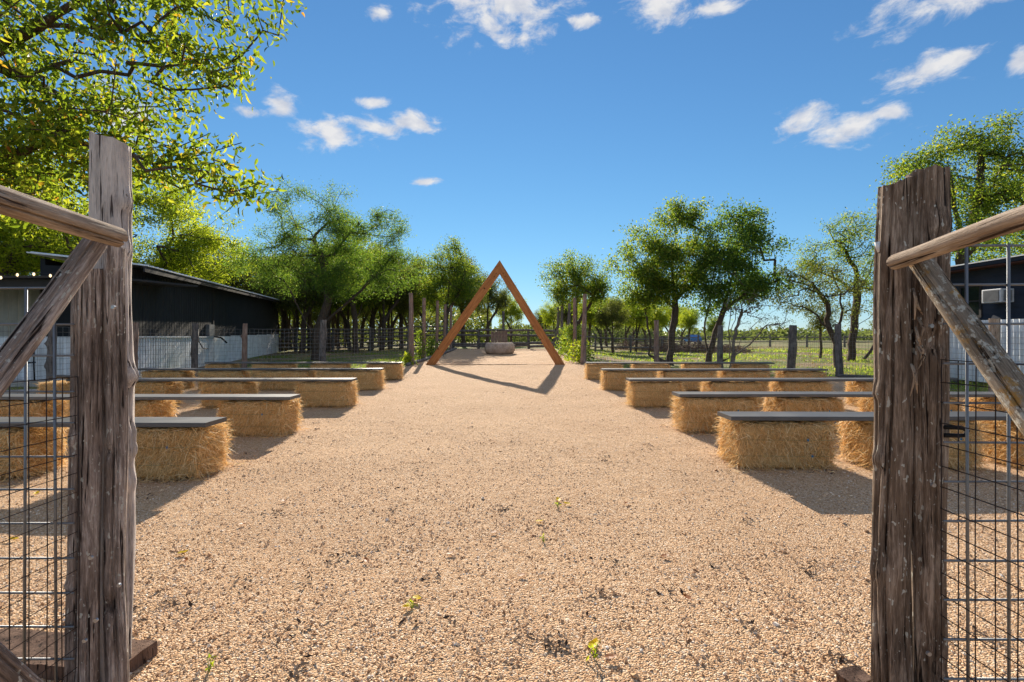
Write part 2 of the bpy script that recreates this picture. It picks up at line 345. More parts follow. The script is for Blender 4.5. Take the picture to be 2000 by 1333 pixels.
# ------------------------------------------------------------------ ground
rng = np.random.default_rng(11)
def gridmesh(xs, ys, zf, mat, name, keep=None, smooth=True):
    XX, YY = np.meshgrid(xs, ys); V = np.stack([XX, YY, zf(XX, YY)], -1).reshape(-1, 3)
    nx, ny = len(xs), len(ys); i = np.arange(nx - 1)[None, :] + nx * np.arange(ny - 1)[:, None]
    q = np.stack([i, i + 1, i + nx + 1, i + nx], -1).reshape(-1, 4)
    if keep is not None:
        cx = (V[q, 0]).mean(1); cy = V[q, 1].mean(1); q = q[keep(cx, cy)]
    return mesh_np(name, V, q, mat, smooth)
def spaced(a, b, fine_a, fine_b, step, grow=1.25):
    s = list(np.arange(fine_a, fine_b + step / 2, step)); d = step; x = fine_b
    while x < b: d *= grow; x += d; s.append(min(x, b))
    d = step; x = fine_a; lo = []
    while x > a: d *= grow; x -= d; lo.append(max(x, a))
    return np.array(lo[::-1] + s)
soilz = lambda x, y: gz(x, y) - .022 + .05 * fbm(x * .35 + 40, y * .35 + 40, 3, 3) * sstep(9.6, 12, np.abs(x)) - .02
g = obj('ground', gridmesh(spaced(-900, 900, -26, 26, .8), spaced(-40, 2200, -6, 46, .8), soilz, M['soil'], 'ground'), kind='structure')
def in_gravel(x, y):
    j = .12 * vnoise(x * 1.3 + 9, y * 1.3 + 9, 4)
    main = (x > -9.15 + j) & (x < 9.2 + j) & (y < 14.0 + j)
    aisle = (x > -3.8 + j * .4) & (x < 2.72 + j * .4) & (y < 30.6)
    return main | aisle
gravz = lambda x, y: gz(x, y) + .006 + .030 * fbm(x * 1.1 + 20, y * 1.1 + 20, 7, 4)
obj('gravel_path', gridmesh(np.arange(-9.4, 9.5, .11), np.arange(-3.5, 30.8, .11), gravz, M['gravel_bed'], 'gravel_path', in_gravel), kind='structure')
# loose stones on the path near the gate
def pebbles(n, d0, d1, r0, r1, seed, far=0):
    rg = np.random.default_rng(seed); u = rg.random(n)
    dl = np.linspace(d0, d1, 800); pdf = dl / (1 + (dl / 3.2) ** 3.0); cdf = np.cumsum(pdf); d = np.interp(u, cdf / cdf[-1], dl); x = rg.uniform(-1.16, 1.16, n) * d
    kp = rg.random(n) < .55 + 1.5 * np.clip(fbm(x * 1.7 + 30, d * 1.7 + 30, 41, 3) + .22, 0, .5); x = x[kp]; d = d[kp]; n = len(x)
    r = (r0 + (r1 - r0) * rg.random(n) ** 2.6) * np.where(rg.random(n) < .01, 2.0, 1)
    base = np.array([(1, 0, 0), (0, 1, 0), (-1, 0, 0), (0, -1, 0), (0, 0, 1), (0, 0, -1)], float)
    V = base[None] * (0.65 + .75 * rg.random((n, 6, 1))) * np.stack([np.ones(n), .6 + .5 * rg.random(n), .45 + .4 * rg.random(n)], -1)[:, None, :]
    V += rg.normal(0, .16, V.shape)
    a = rg.uniform(0, 6.283, n); ca, sa = np.cos(a), np.sin(a); tl = rg.normal(0, .5, n); ct, st = np.cos(tl), np.sin(tl)
    y2 = V[..., 1] * ct[:, None] - V[..., 2] * st[:, None]; z2 = V[..., 1] * st[:, None] + V[..., 2] * ct[:, None]
    x2 = V[..., 0] * ca[:, None] - y2 * sa[:, None]; y3 = V[..., 0] * sa[:, None] + y2 * ca[:, None]
    V = np.stack([x2, y3, z2], -1) * r[:, None, None]
    V += np.stack([x, d, gravz(x, d) + r * .15], -1)[:, None, :]
    f = np.array([(0, 1, 4), (1, 2, 4), (2, 3, 4), (3, 0, 4), (1, 0, 5), (2, 1, 5), (3, 2, 5), (0, 3, 5)])
    return V.reshape(-1, 3), (f[None] + 6 * np.arange(n)[:, None, None]).reshape(-1, 3)
V1, f1 = pebbles(75000, 1.3, 13.5, .0024, .0072, 1); V2, f2 = pebbles(60000, 1.3, 13.5, .003, .0085, 2)
tag(obj('gravel', mesh_np('gravel', np.concatenate([V1, V2]), np.concatenate([f1, f2 + len(V1)]), M['pebble'])), 'loose crushed tan stones covering the path near the gate', 'gravel', kind='stuff')

# dark bits of bark and leaf crumbs trodden into the gravel
rgd = np.random.default_rng(91); cc = []
for k in range(125):
    d = rgd.uniform(1.6, 2.6) if k % 5 == 0 else rgd.uniform(1.6, 11); x = rgd.uniform(-1, 1) * min(d, 2.2 + .2 * d); m = rgd.integers(3, 16)
    cc.append(np.stack([x + rgd.normal(0, .035, m) * rgd.uniform(.5, 2), d + rgd.normal(0, .03, m), np.zeros(m)], -1))
cc = np.concatenate(cc); cc[:, 2] = gravz(cc[:, 0], cc[:, 1]) + rgd.uniform(.006, .014, len(cc)); m = len(cc); aa = rgd.uniform(0, 6.28, m); ll = rgd.uniform(.006, .022, m); ww = rgd.uniform(.003, .008, m)
da = np.stack([np.cos(aa), np.sin(aa), rgd.normal(0, .3, m)], -1) * ll[:, None]; db = np.stack([-np.sin(aa), np.cos(aa), rgd.normal(0, .3, m)], -1) * ww[:, None]
Vd = np.stack([cc - da, cc + db, cc + da, cc - db], 1).reshape(-1, 3)
tag(obj('debris', mesh_np('debris', Vd, (np.array([[0, 1, 2, 3]])[None] + 4 * np.arange(m)[:, None, None]).reshape(-1, 4), M['debris'])), 'dark crumbs of bark and leaf trodden into the gravel', 'debris', kind='stuff')

# blades and leaves as ribbons
def ribbons(base, direc, length, width, bend, seed):
    """thin two-piece ribbons: base (n,3), direc (n,3) unit, bend (n,3) offset of the tip."""
    rg = np.random.default_rng(seed); n = len(base); r = rg.normal(size=(n, 3)); side = np.cross(direc, r); side /= np.linalg.norm(side, axis=1, keepdims=True) + 1e-9
    s = side * (width / 2)[:, None]; mid = base + direc * (length * .5)[:, None] + bend * .25; tip = base + direc * length[:, None] + bend
    V = np.stack([base - s, base + s, mid - s * .85, mid + s * .85, tip], 1).reshape(-1, 3); o = 5 * np.arange(n)[:, None]
    return V, [np.array([0, 1, 3, 2])[None] + o, np.array([2, 3, 4])[None] + o]
def grass(n, xa, xb, ya, yb, h0, h1, seed, mat, name, label, patch=0.0, skip=None, wd=.012, thr=0.0):
    rg = np.random.default_rng(seed); u = rg.random(n); y = ya * (yb / ya) ** u; x = rg.uniform(xa, xb, n)
    k = fbm(x * .42 + 60, y * .42 + 60, 21, 3) > thr if patch else np.ones(n, bool)
    if skip is not None: k &= ~skip(x, y)
    x, y = x[k], y[k]; n = len(x)
    h = h0 + (h1 - h0) * rg.random(n) ** 2; d = rg.normal(0, .5, (n, 3)); d[:, 2] = 1; d /= np.linalg.norm(d, axis=1, keepdims=True)
    b = np.stack([x, y, soilz(x, y) - .01], -1); bend = rg.normal(0, .35, (n, 3)) * h[:, None]; bend[:, 2] = -np.abs(bend[:, 2]) * .6
    w = wd * (y / 15.) * (0.6 + .8 * rg.random(n))
    V, f = ribbons(b, d, h, w, bend, seed)
    return tag(obj(name, mesh_np(name, V, f, mat)), label, 'grass', kind='stuff')
offgr = lambda x, y: in_gravel(x, y) | ((x < -9.2) & (x < -6.55 - .276 * y + .3))
grass(42000, 2.9, 30, 14.1, 46, .04, .20, 31, M['grass_green'], 'grass', 'low green weeds and grass in the field beyond the wire fence', 1, offgr, .02, -.06)
grass(16000, 2.9, 34, 15, 58, .04, .16, 32, M['grass_dry'], 'grass', 'dry straw coloured grass patches in the field', 0, offgr, .016)
grass(20000, -9.5, -3.9, 14.1, 28, .03, .13, 33, M['grass_green'], 'grass', 'thin green grass behind the last bench on the barn side', 1, offgr, .016, -.12)
grass(9000, -22, -3.9, 14.1, 40, .03, .12, 34, M['grass_dry'], 'grass', 'dry leaf litter and grass under the wood', 0, offgr, .02)
grass(2600, -12.5, -9.2, 6, 14, .03, .14, 35, M['grass_green'], 'grass', 'dark green grass strip beside the barn walkway', 0, None, .01)
grass(3800, 9.3, 11.6, 7, 15, .05, .3, 36, M['grass_green'], 'grass', 'green weeds along the foot of the corrugated white wall', 0, None, .014)

# ------------------------------------------------------------------ logs
def log_mesh(L, r0, r1, seed, mat, sides=36, rings=None, groove=.10, lump=.12, knots=(), tilt=0.0, flare=0.0, bow=0.0, fis=0):
    rings = rings or max(12, int(L / .03)); z = np.linspace(0, 1, rings)[:, None]; th = np.linspace(0, 2 * np.pi, sides, endpoint=False)[None, :]
    k = sides / (2 * np.pi); u = th * 9 / (2 * np.pi) + 0 * z
    gro = vnoise(u + .6 * vnoise(0 * u, z * L * 1.1 + 0 * u, seed + 5), z * L * .9 + 0 * u, seed, 9) + .6 * vnoise(u * 2, z * L * 1.6 + 0 * u, seed + 1, 18)
    ridge = -np.abs(vnoise(u * 2 + 3, z * L * .55 + 0 * u, seed + 8, 18)) ** .7
    lmp = vnoise(np.cos(th) * 1.3 + 5 + 0 * z, z * L * 4 + np.sin(th) * 1.3, seed + 2)
    R0 = (r0 + (r1 - r0) * z) * (1 + flare * np.exp(-z * L / .12))
    rad = R0 * (1 + groove * gro + groove * .7 * ridge + lump * lmp)
    rf = np.random.default_rng(seed + 50)
    for k in range(fis):                    # long wandering splits
        t0 = rf.uniform(0, 6.283); wt = t0 + .55 * vnoise(0 * z + k, z * L * 1.6, seed + 60 + k); amp = np.clip(.75 + 2.2 * vnoise(0 * z + k + .5, z * L * 1.9, seed + 90 + k), 0, 1)
        rad = rad * (1 - rf.uniform(.16, .36) * amp * np.exp(-(np.angle(np.exp(1j * (th - wt))) / rf.uniform(.05, .10)) ** 2))
    for (kz, kt, ka, ks) in knots:          # height fraction, angle, amount, size (m)
        dt = np.angle(np.exp(1j * (th - kt))) * R0; dz = (z - kz) * L
        rad = rad + ka * np.exp(-(dt ** 2 + (dz * np.where(dz > 0, .8, 1.3)) ** 2) / ks ** 2)
    cx = bow * np.sin(np.pi * z) + .012 * vnoise(0 * z, z * L * 2.2, seed + 11); cy = .012 * vnoise(0 * z + 2, z * L * 2.2, seed + 12)
    xx = cx + rad * np.cos(th); yy = cy + rad * np.sin(th); zz = z * L + 0 * th
    zz = zz + np.where(z > .999, 1, 0) * (tilt * (xx) + .012 * vnoise(xx * 60, yy * 60, seed + 4))
    V = np.stack([xx, yy, zz], -1).reshape(-1, 3)
    i = np.arange(sides)[None, :] + sides * np.arange(rings - 1)[:, None]; j = (np.arange(sides)[None, :] + 1) % sides + sides * np.arange(rings - 1)[:, None]
    q = np.stack([i, j, j + sides, i + sides], -1).reshape(-1, 4); n = len(V); a = (rings - 1) * sides
    # end grain: an inner ring and a centre
    top = V[a:a + sides].copy(); ctr = top.mean(0); inner = ctr + (top - ctr) * .55 - np.array([0, 0, .004]); bot = V[:sides].mean(0)
    V = np.concatenate([V, inner, [ctr - np.array([0, 0, .004])], [bot], top]); s = np.arange(sides); s1 = (s + 1) % sides
    q = np.concatenate([q, np.stack([n + sides + 2 + s, n + sides + 2 + s1, n + s1, n + s], -1)])
    tr = np.concatenate([np.stack([n + s, n + s1, np.full(sides, n + sides)], -1), np.stack([s1, s, np.full(sides, n + sides + 1)], -1)])
    return mesh_np('log', V, [q, tr], mat, True)
def place_log(o, p0, p1, roll=0.0):
    d = (Vector(p1) - Vector(p0)).normalized(); ref = Vector((1, 0, 0)) if abs(d.x) < .9 else Vector((0, 1, 0))
    ax = (ref - d * ref.dot(d)).normalized(); m = Matrix((ax, d.cross(ax), d)).transposed()
    o.location = p0; o.rotation_euler = (m @ Matrix.Rotation(roll, 3, 'Z')).to_euler()
    return o
def log(name, p0, p1, r0, r1, seed, mat, parent=None, **k):
    meta = {a: k.pop(a) for a in ('label', 'cat', 'group', 'kind') if a in k}; roll = k.pop('roll', 0.0)
    L = (Vector(p1) - Vector(p0)).length
    o = obj(name, log_mesh(L, r0, r1, seed, mat, **k), parent, **meta); return place_log(o, p0, p1, roll)
disc = MB(); disc.tube([(0, 0, -.004), (0, 0, .0025)], [.0062, .0058], 10); DISC = disc.mesh('screw', M['screw_zinc'])
def screws(parent, spots):
    for (x, y, z) in spots:
        o = obj('screw', DISC); o.parent = parent; inv = parent.matrix_basis.inverted() if False else None
        o.matrix_parent_inverse = Matrix.LocRotScale(parent.location, parent.rotation_euler, None).inverted()
        o.location = (x, y, z); o.rotation_euler = (R(90), 0, 0)

# ------------------------------------------------------------------ gate posts (barn side)
pi = math.pi
dT, dS = 1.64, 1.52
pt = log('gate_post', (X(218, dT), dT, -.02), (X(223, dT), dT, Z(276, dT)), .060, .058, 101, M['cedar_pale'], tilt=-.28, groove=.08, lump=.12, fis=5, sides=120, rings=100,
         knots=[(.885, -.1, .012, .03), (.80, -.15, .012, .035), (.78, 4.3, .008, .02), (.565, -.05, .030, .03), (.462, .05, .014, .025), (.43, 0, .018, .03), (.37, -.1, .014, .03)],
         label='tall pale grey cedar gate post, slanted top, rising above the other two', cat='post')
p2 = log('gate_post', (X(171, dS), dS - .01, -.02), (X(178, dS), dS - .01, Z(530, dS)), .041, .037, 102, M['cedar_grey'], groove=.09, lump=.13, tilt=.15, fis=9, sides=120, rings=90,
         knots=[(.3, 4.3, .008, .015), (.62, 4.5, .01, .02)], label='shortest weathered cedar post of the gate cluster on the barn side', cat='post')
p3 = log('gate_post', (X(228, dS + .03), dS + .032, -.02), (X(219, dS + .03), dS + .036, Z(478, dS + .03)), .032, .032, 103, M['cedar_grey'], groove=.14, lump=.14, tilt=-.4, fis=9, sides=120, rings=90,
         knots=[(.55, 4.7, -.012, .016), (.22, 4.9, -.012, .022), (.93, 5.2, -.006, .012)], label='split cedar post squeezed between tall and shortest post of the gate', cat='post')
rs = random.Random(2)
screws(p2, [(X(x, 1.45), 1.446 + .004, Z(y, 1.45)) for x, y in ((177, 1090), (165, 1252), (187, 1212))])
screws(p3, [(X(x, 1.47), 1.474, Z(y, 1.47)) for x, y in ((230, 1145), (219, 600))])
# field side
dR = 1.40
q1 = log('gate_post', (X(1744, dR), dR + .015, -.02), (X(1760, dR), dR + .015, Z(352, dR)), .051, .042, 111, M['cedar_brown'], groove=.17, lump=.16, flare=.25, fis=9, sides=120, rings=90, tilt=.35,
         knots=[(.5, 3.2, .012, .02), (.62, 3.1, .01, .02), (.3, 3.3, .008, .03)], label='dark cedar gate post with flared base, aisle side of the pair near the air conditioner', cat='post')
q2 = log('gate_post', (X(1804, dR), dR - .015, -.02), (X(1818, dR), dR + .01, Z(334, dR)), .038, .049, 112, M['cedar_brown'], groove=.15, lump=.16, tilt=.05, fis=9, sides=120, rings=90,
         knots=[(.9, 4.8, .01, .03), (.7, 4.4, -.012, .03), (.15, 4.7, -.008, .03)], label='lichen spotted cedar gate post carrying the latch, beside the flared one', cat='post')
screws(q2, [(X(x, 1.335), 1.336, Z(y, 1.335)) for x, y in ((1820, 637), (1824, 948), (1815, 1278))])
mb = MB(); mb.tube([(0, 0, 0), (.035, -.02, .002), (.05, -.02, -.006), (.05, -.014, -.02), (.035, -.01, -.022), (0, -.004, -.022)], .006, 8)
lt = obj('latch', mb.mesh('latch', M['black_iron'], True)); lt.parent = q2; lt.matrix_parent_inverse = Matrix.LocRotScale(q2.location, q2.rotation_euler, None).inverted(); lt.location = (X(1838, 1.36), 1.355, Z(834, 1.36))
# splinters and bark strips
mb = MB(); rs = random.Random(8)
for k in range(9):
    x = X(1795 + rs.uniform(-14, 10), 1.33); y = 1.335; z = Z(rs.uniform(560, 720), 1.33)
    mb.tube([(x, y, z), (x + rs.uniform(-.01, .01), y - .015, z - .03), (x + rs.uniform(-.015, .015), y - .008, z - rs.uniform(.05, .09))], [.003, .004, .001], 5)
sp = obj('bark_strip', mb.mesh('bark_strip', M['rail_tan'], True)); sp.parent = q2; sp.matrix_parent_inverse = Matrix.LocRotScale(q2.location, q2.rotation_euler, None).inverted()
# rails and braces running back towards the viewer
log('fence_rail', (-1.165, -.25, 1.52), (-1.150, 1.415, 1.436), .040, .029, 121, M['rail_tan'], groove=.09, lump=.17, fis=4, sides=90, label='cedar rail resting against tall pale gate post, above the slanted brace', cat='rail')
log('brace_log', (-1.235, .93, .75), (-1.215, 1.425, 1.425), .032, .028, 122, M['cedar_grey'], groove=.10, lump=.17, fis=5, sides=90, label='slanted grey brace log with white lichen spots below the rail, barn side', cat='log')
log('brace_log', (-1.235, .55, 1.33), (-1.225, 1.40, -.02), .032, .033, 123, M['cedar_grey'], groove=.10, lump=.17, fis=5, sides=90, label='low brace log crossing the bottom corner by the old sleeper', cat='log')
log('fence_rail', (1.065, -.25, 1.56), (1.042, 1.325, 1.349), .037, .0215, 124, M['rail_tan'], groove=.09, lump=.16, fis=4, sides=90, label='smooth tan rail meeting the dark gate posts, above the lichened brace', cat='rail')
log('brace_log', (1.14, .80, .62), (1.105, 1.325, 1.375), .032, .027, 125, M['lichen_log'], groove=.10, lump=.17, fis=5, sides=90, label='brace log crusted with orange and white lichen near the air conditioner', cat='log')
# old sleeper and a scrap of wood by the posts
def rough_block(name, sx, sy, sz, seed, mat, loc, rz, **k):
    nx, ny, nz = max(3, int(sx / .03)), max(3, int(sy / .03)), max(3, int(sz / .03)); mb = MB()
    def face(o, a, b, na, nb):
        A = np.linspace(0, 1, na + 1)[:, None, None]; B = np.linspace(0, 1, nb + 1)[None, :, None]
        V = (np.array(o) + A * np.array(a) + B * np.array(b)).reshape(-1, 3); i = (np.arange(na)[:, None] * (nb + 1) + np.arange(nb)[None, :]).ravel()
        V = V + .016 * np.stack([vnoise(V[:, 1] * 16 + 7, V[:, 2] * 16, seed), vnoise(V[:, 0] * 9 + 3, V[:, 2] * 16, seed + 1), fbm(V[:, 0] * 10, V[:, 1] * 26, seed + 2, 3)], -1)
        mb.add(V, np.stack([i, i + nb + 1, i + nb + 2, i + 1], -1))
    face((-sx / 2, -sy / 2, sz), (sx, 0, 0), (0, sy, 0), nx, ny); face((-sx / 2, -sy / 2, 0), (sx, 0, 0), (0, 0, sz), nx, nz)
    face((sx / 2, sy / 2, 0), (-sx, 0, 0), (0, 0, sz), nx, nz); face((-sx / 2, sy / 2, 0), (0, -sy, 0), (0, 0, sz), ny, nz); face((sx / 2, -sy / 2, 0), (0, sy, 0), (0, 0, sz), ny, nz)
    return obj(name, mb.mesh(name, mat, True), None, loc, (0, 0, rz), **k)
rough_block('railway_sleeper', 1.15, .16, .085, 5, M['sleeper_wood'], (-1.86, 1.74, -.03), R(-7), label='reddish weathered sleeper lying under the posts on the barn side', cat='sleeper')
rough_block('wood_scrap', .10, .06, .05, 6, M['sleeper_wood'], (X(1662, 1.62), 1.60, -.012), R(20), label='small scrap of wood at foot of flared gate post', cat='wood scrap')

# ------------------------------------------------------------------ wire panels beside the gate
def rod(p, q, r, n=6):
    mb = MB(); mb.tube([p, q], r, n); return mb
def panel(name, x0, x1, d, ztop, zs, nz, vx, r, label):
    t = empty(name, (x0, d, 0), label=label, cat='wire panel')
    for i in range(nz):
        z = ztop - i * zs; o = obj('wire', rod((0, 0, 0), (x1 - x0, 0, rs.uniform(-.006, .006)), r).mesh('wire', M['wire_steel'], True), t, (0, 0, z))
    for x in vx:
        o = obj('wire', rod((0, -2 * r, 0.0), (rs.uniform(-.008, .008), -2 * r, ztop + r), r * 1.15).mesh('wire', M['wire_steel'], True), t, (x - x0, 0, 0))
    return t
panel('cattle_panel', -2.35, -1.315, 1.46, 1.292, .1009, 13, [-1.458 - .097 * i + .097 for i in range(10)], .0034, 'heavy welded steel wire panel beside the tall pale gate post')
panel('cattle_panel', 1.145, 2.0, 1.29, 1.392, .1045, 14, [1.204 + .107 * i for i in range(8)], .0034, 'heavy welded steel wire panel fixed to the lichened gate posts')
def wing(x, d0, d1, ztop, label):
    mb = MB(); rg = random.Random(int(x * 100))
    k = 0
    for i in range(18):
        z = ztop - .0585 * i
        if z < .02: break
        mb.tube([(x, d1, z + rg.uniform(-.003, .003)), (x, (d0 + d1) / 2, z + rg.uniform(-.004, .004)), (x, d0, z)], .0014, 4)
    y = d1
    while y > d0:
        mb.tube([(x + .003, y, .0), (x + .003 + rg.uniform(-.004, .004), y + rg.uniform(-.003, .003), ztop * .5), (x + .003, y, ztop)], .0014, 4); y -= .05
    t = empty('mesh_fence', (0, 0, 0), label=label, cat='wire mesh'); o = obj('wire_mesh', mb.mesh('wire_mesh', M['wire_rust'], True), t); o['kind'] = 'stuff'
wing(-1.315, .2, 1.47, 1.03, 'thin rusty wire mesh running toward the viewer under the barn side rail')
wing(1.185, .2, 1.345, 1.085, 'thin rusty wire mesh running toward the viewer under the lichened brace')
mb = MB(); mb.tube([(0, 0, 0), (-.012, -.01, .10), (-.02, -.008, .17)], [.004, .005, .003], 6); mb.tube([(-.02, -.008, .16), (-.026, -.008, .19)], [.006, .009], 6)
obj('ribbon', mb.mesh('ribbon', M['strip_white'], True), None, (X(1727, 1.43), 1.43, Z(600, 1.43)), label='pale strip sticking out beside the flared gate post', cat='ribbon')  # thin pale strip with a thicker tip

# ------------------------------------------------------------------ benches: planks on straw bales
def bale_meshes(seed, L=1.04, D=.44, Hh=.425, ns=7000):
    rg = np.random.default_rng(seed)
    # core: rounded, lumpy block
    n = 14; mbv = []; q = []; off = 0; hw = np.array([L / 2, D / 2, Hh / 2]) - .012
    for ax in range(3):
        for sg in (-1, 1):
            a, b = (ax + 1) % 3, (ax + 2) % 3; A, B = np.meshgrid(np.linspace(-1, 1, n), np.linspace(-1, 1, n)); V = np.zeros((n * n, 3)); V[:, a] = A.ravel(); V[:, b] = B.ravel(); V[:, ax] = sg
            i = (np.arange(n - 1)[:, None] * n + np.arange(n - 1)[None, :]).ravel(); f = np.stack([i, i + 1, i + n + 1, i + n], -1)
            if sg < 0: f = f[:, ::-1]
            mbv.append(V); q.append(f + off); off += n * n
    C = np.concatenate(mbv); rr = .06
    P3 = C * hw; inner = np.clip(P3, -(hw - rr), hw - rr); dlt = P3 - inner; ln = np.linalg.norm(dlt, axis=1, keepdims=True); P3 = inner + dlt / np.maximum(ln, 1e-6) * np.minimum(ln, rr)
    bulge = .04 * np.stack([vnoise(P3[:, 1] * 5 + 3, P3[:, 2] * 5 + 3, seed), vnoise(P3[:, 0] * 4 + 3, P3[:, 2] * 6 + 3, seed + 1), .4 * vnoise(P3[:, 0] * 5 + 3, P3[:, 1] * 5 + 3, seed + 2)], -1)
    # twine bites into the long sides
    for zt in (.055, -.085):
        P3[:, 1] *= 1 - .05 * np.exp(-((P3[:, 2] - zt) / .02) ** 2)
    P3 = P3 + bulge; P3[:, 2] += Hh / 2
    core = mesh_np('core', P3, np.concatenate(q), M['straw_core'], True)
    # straw
    area = np.array([D * Hh * 1.5, D * Hh * 1.5, L * Hh, L * Hh * .6, L * D * .55]); k = rg.choice(5, ns, p=area / area.sum()); u = rg.uniform(-1, 1, ns); v = rg.uniform(-1, 1, ns)
    b = np.zeros((ns, 3)); nrm = np.zeros((ns, 3))
    for f, (ax, sg) in enumerate(((0, 1), (0, -1), (1, -1), (1, 1), (2, 1))):
        m = k == f; a1, a2 = [(1, 2), (0, 2), (0, 1)][ax]; b[m, ax] = sg * (hw[ax] - .008); b[m, a1] = u[m] * hw[a1] * .98; b[m, a2] = v[m] * hw[a2] * .97; nrm[m, ax] = sg
    b[:, 2] += Hh / 2
    end = np.abs(nrm[:, 0]) > .5; top = nrm[:, 2] > .5
    d = rg.normal(0, 1, (ns, 3)) * np.array([.55, .55, .9]); d[:, 2] -= .35; d += nrm * (rg.uniform(.10, .5, ns) + .15 * end)[:, None]
    d[top] = rg.normal(0, 1, (top.sum(), 3)) * np.array([1, 1, .12]) + np.array([0, 0, .10])
    d /= np.linalg.norm(d, axis=1, keepdims=True)
    ln = rg.uniform(.04, .14, ns); ln[top] = rg.uniform(.05, .14, top.sum()); w = rg.uniform(.003, .0066, ns)
    b += rg.normal(0, .006, (ns, 3)); bend = rg.normal(0, .018, (ns, 3)); bend[:, 2] -= .012
    tip = b + d * ln[:, None] + bend; lowz = .004; bad = tip[:, 2] < lowz; bend[bad, 2] += lowz - tip[bad, 2]
    hi = tip[:, 2] > Hh - .004; cut = hi & (np.abs(b[:, 1]) < .30); bend[cut, 2] -= (tip[cut, 2] - Hh + .004)
    # frizzy skirt along the lower edge
    V, fs = ribbons(b, d, ln, w, bend, seed + 9)
    return core, mesh_np('straw', V, fs, M['straw'])
BALES = [bale_meshes(200 + 17 * i) for i in range(4)]
def twine_mesh(zt, L=1.04, D=.44):
    mb = MB(); a, b = L / 2 + .008, D / 2 + .006; r = .05; p = []
    for (cx, cy, s) in ((a - r, -b + r, -90), (a - r, b - r, 0), (-a + r, b - r, 90), (-a + r, -b + r, 180)):
        p += [(cx + r * math.cos(R(s + k * 30)), cy + r * math.sin(R(s + k * 30)), zt) for k in range(4)]
    p.append(p[0]); mb.tube(p, .0022, 5, cap=False); return mb.mesh('twine', M['twine_olive'])
TW = [twine_mesh(.27), twine_mesh(.13)]
mb = MB()
for k in range(5):
    a = k * 1.25; mb.tube([(0, 0, 0), (.006 * math.cos(a), -.01, .006 * math.sin(a)), (.016 * math.cos(a), -.008, .016 * math.sin(a))], [.004, .004, .001], 5)
KNOT = mb.mesh('knot', M['twine_blue'])
ROWS = ['first', 'second', 'third', 'fourth', 'fifth']; ORD = ['nearest the aisle', 'second from the aisle', 'third from the aisle', 'fourth from the aisle', 'farthest from the aisle']
SIDE = {1: 'field side', -1: 'barn side'}
rb = random.Random(4)
def bale(xc, d, row, j, side, ln):
    t = empty('straw_bale', (xc, d + .22, G(xc, d) + .004), R(rb.uniform(-2.2, 2.2)) + (pi if rb.random() < .5 and row > 0 else 0),
              label='straw bale under %s bench from the gate, %s, %s' % (ROWS[row], ORD[j], SIDE[side]), cat='straw bale', group='straw bales carrying the benches')
    t.scale = (ln / 1.04, 1, rb.uniform(.975, 1.0))
    c, s = BALES[(row * 2 + j + (side > 0)) % 4]
    obj('core', c, t); so = obj('straw', s, t); so['kind'] = 'stuff'
    for m in TW: obj('twine', m, t)
    if row < 3 and abs(t.rotation_euler.z) < 1:
        for z in (.27, .13)[:rb.choice((1, 2)) if not (row == 0 and j == 0 and side > 0) else 2]: obj('knot', KNOT, t, (rb.uniform(.2, .34), -.232, z + .004))
def plank(x0, x1, d, row, side):
    L = abs(x1 - x0); a = min(x0, x1); bev = .004; w, h = .286, .036; mb = MB()
    n = 24; xs = np.linspace(0, L, n); prof = [(-w / 2 + bev, 0), (w / 2 - bev, 0), (w / 2, bev), (w / 2, h - bev), (w / 2 - bev, h), (-w / 2 + bev, h), (-w / 2, h - bev), (-w / 2, bev)]
    V = []
    for x in xs:
        sag = .006 * float(vnoise(x * .8, row + .5, 70 + row)) ; V += [(x, y, z + sag) for y, z in prof]
    q = [(i * 8 + k, i * 8 + (k + 1) % 8, (i + 1) * 8 + (k + 1) % 8, (i + 1) * 8 + k) for i in range(n - 1) for k in range(8)]
    q = [f[::-1] for f in q]; mb.add(V, q)
    fs = [np.concatenate([np.array(q)])]; me = mesh_np('plank', np.array(V), [np.array(q), np.array([[0, 1, 2, 3, 4, 5, 6, 7], [(n - 1) * 8 + k for k in range(7, -1, -1)]])], M['bench_paint'])
    obj('bench_plank', me, None, (a, d + w / 2 - .002, G(a, d) + .429 + .004), (0, 0, R(rb.uniform(-.25, .25))),
        label='long charcoal painted plank of the %s bench from the gate, %s' % (ROWS[row], SIDE[side]), cat='plank', group='bench planks')
RB = [(4.15, 1.87, 6.75, [(1.95, 2.76), (3.08, 4.04), (4.38, 5.40), (5.7, 6.7)]), (5.75, 1.98, 6.80, [(2.05, 2.92), (3.2, 3.94), (4.40, 5.35), (5.75, 6.75)]),
      (7.8, 1.89, 6.66, [(1.95, 2.74), (3.2, 4.07), (4.36, 5.14), (5.65, 6.58)]), (10.2, 1.91, 6.62, [(1.96, 2.99), (3.19, 4.22), (4.50, 5.40), (5.76, 6.6)]),
      (12.8, 1.97, 6.92, [(2.0, 2.9), (3.25, 4.16), (4.60, 5.5), (5.97, 6.8)])]
LB = [(3.85, -2.42, -7.1, [(-3.36, -2.50), (-4.9, -3.92), (-6.2, -5.2)]), (5.5, -2.51, -7.3, [(-3.33, -2.59), (-5.05, -4.09), (-6.35, -5.38), (-7.4, -6.6)]),
      (7.8, -2.57, -7.15, [(-3.46, -2.63), (-5.0, -4.30), (-6.45, -5.57), (-7.62, -6.85)]), (10.3, -2.79, -8.0, [(-4.06, -2.84), (-5.38, -4.32), (-6.66, -5.77), (-7.86, -7.0)]),
      (12.9, -2.96, -8.15, [(-3.87, -3.0), (-5.35, -4.42), (-6.9, -5.88), (-8.15, -7.45)])]
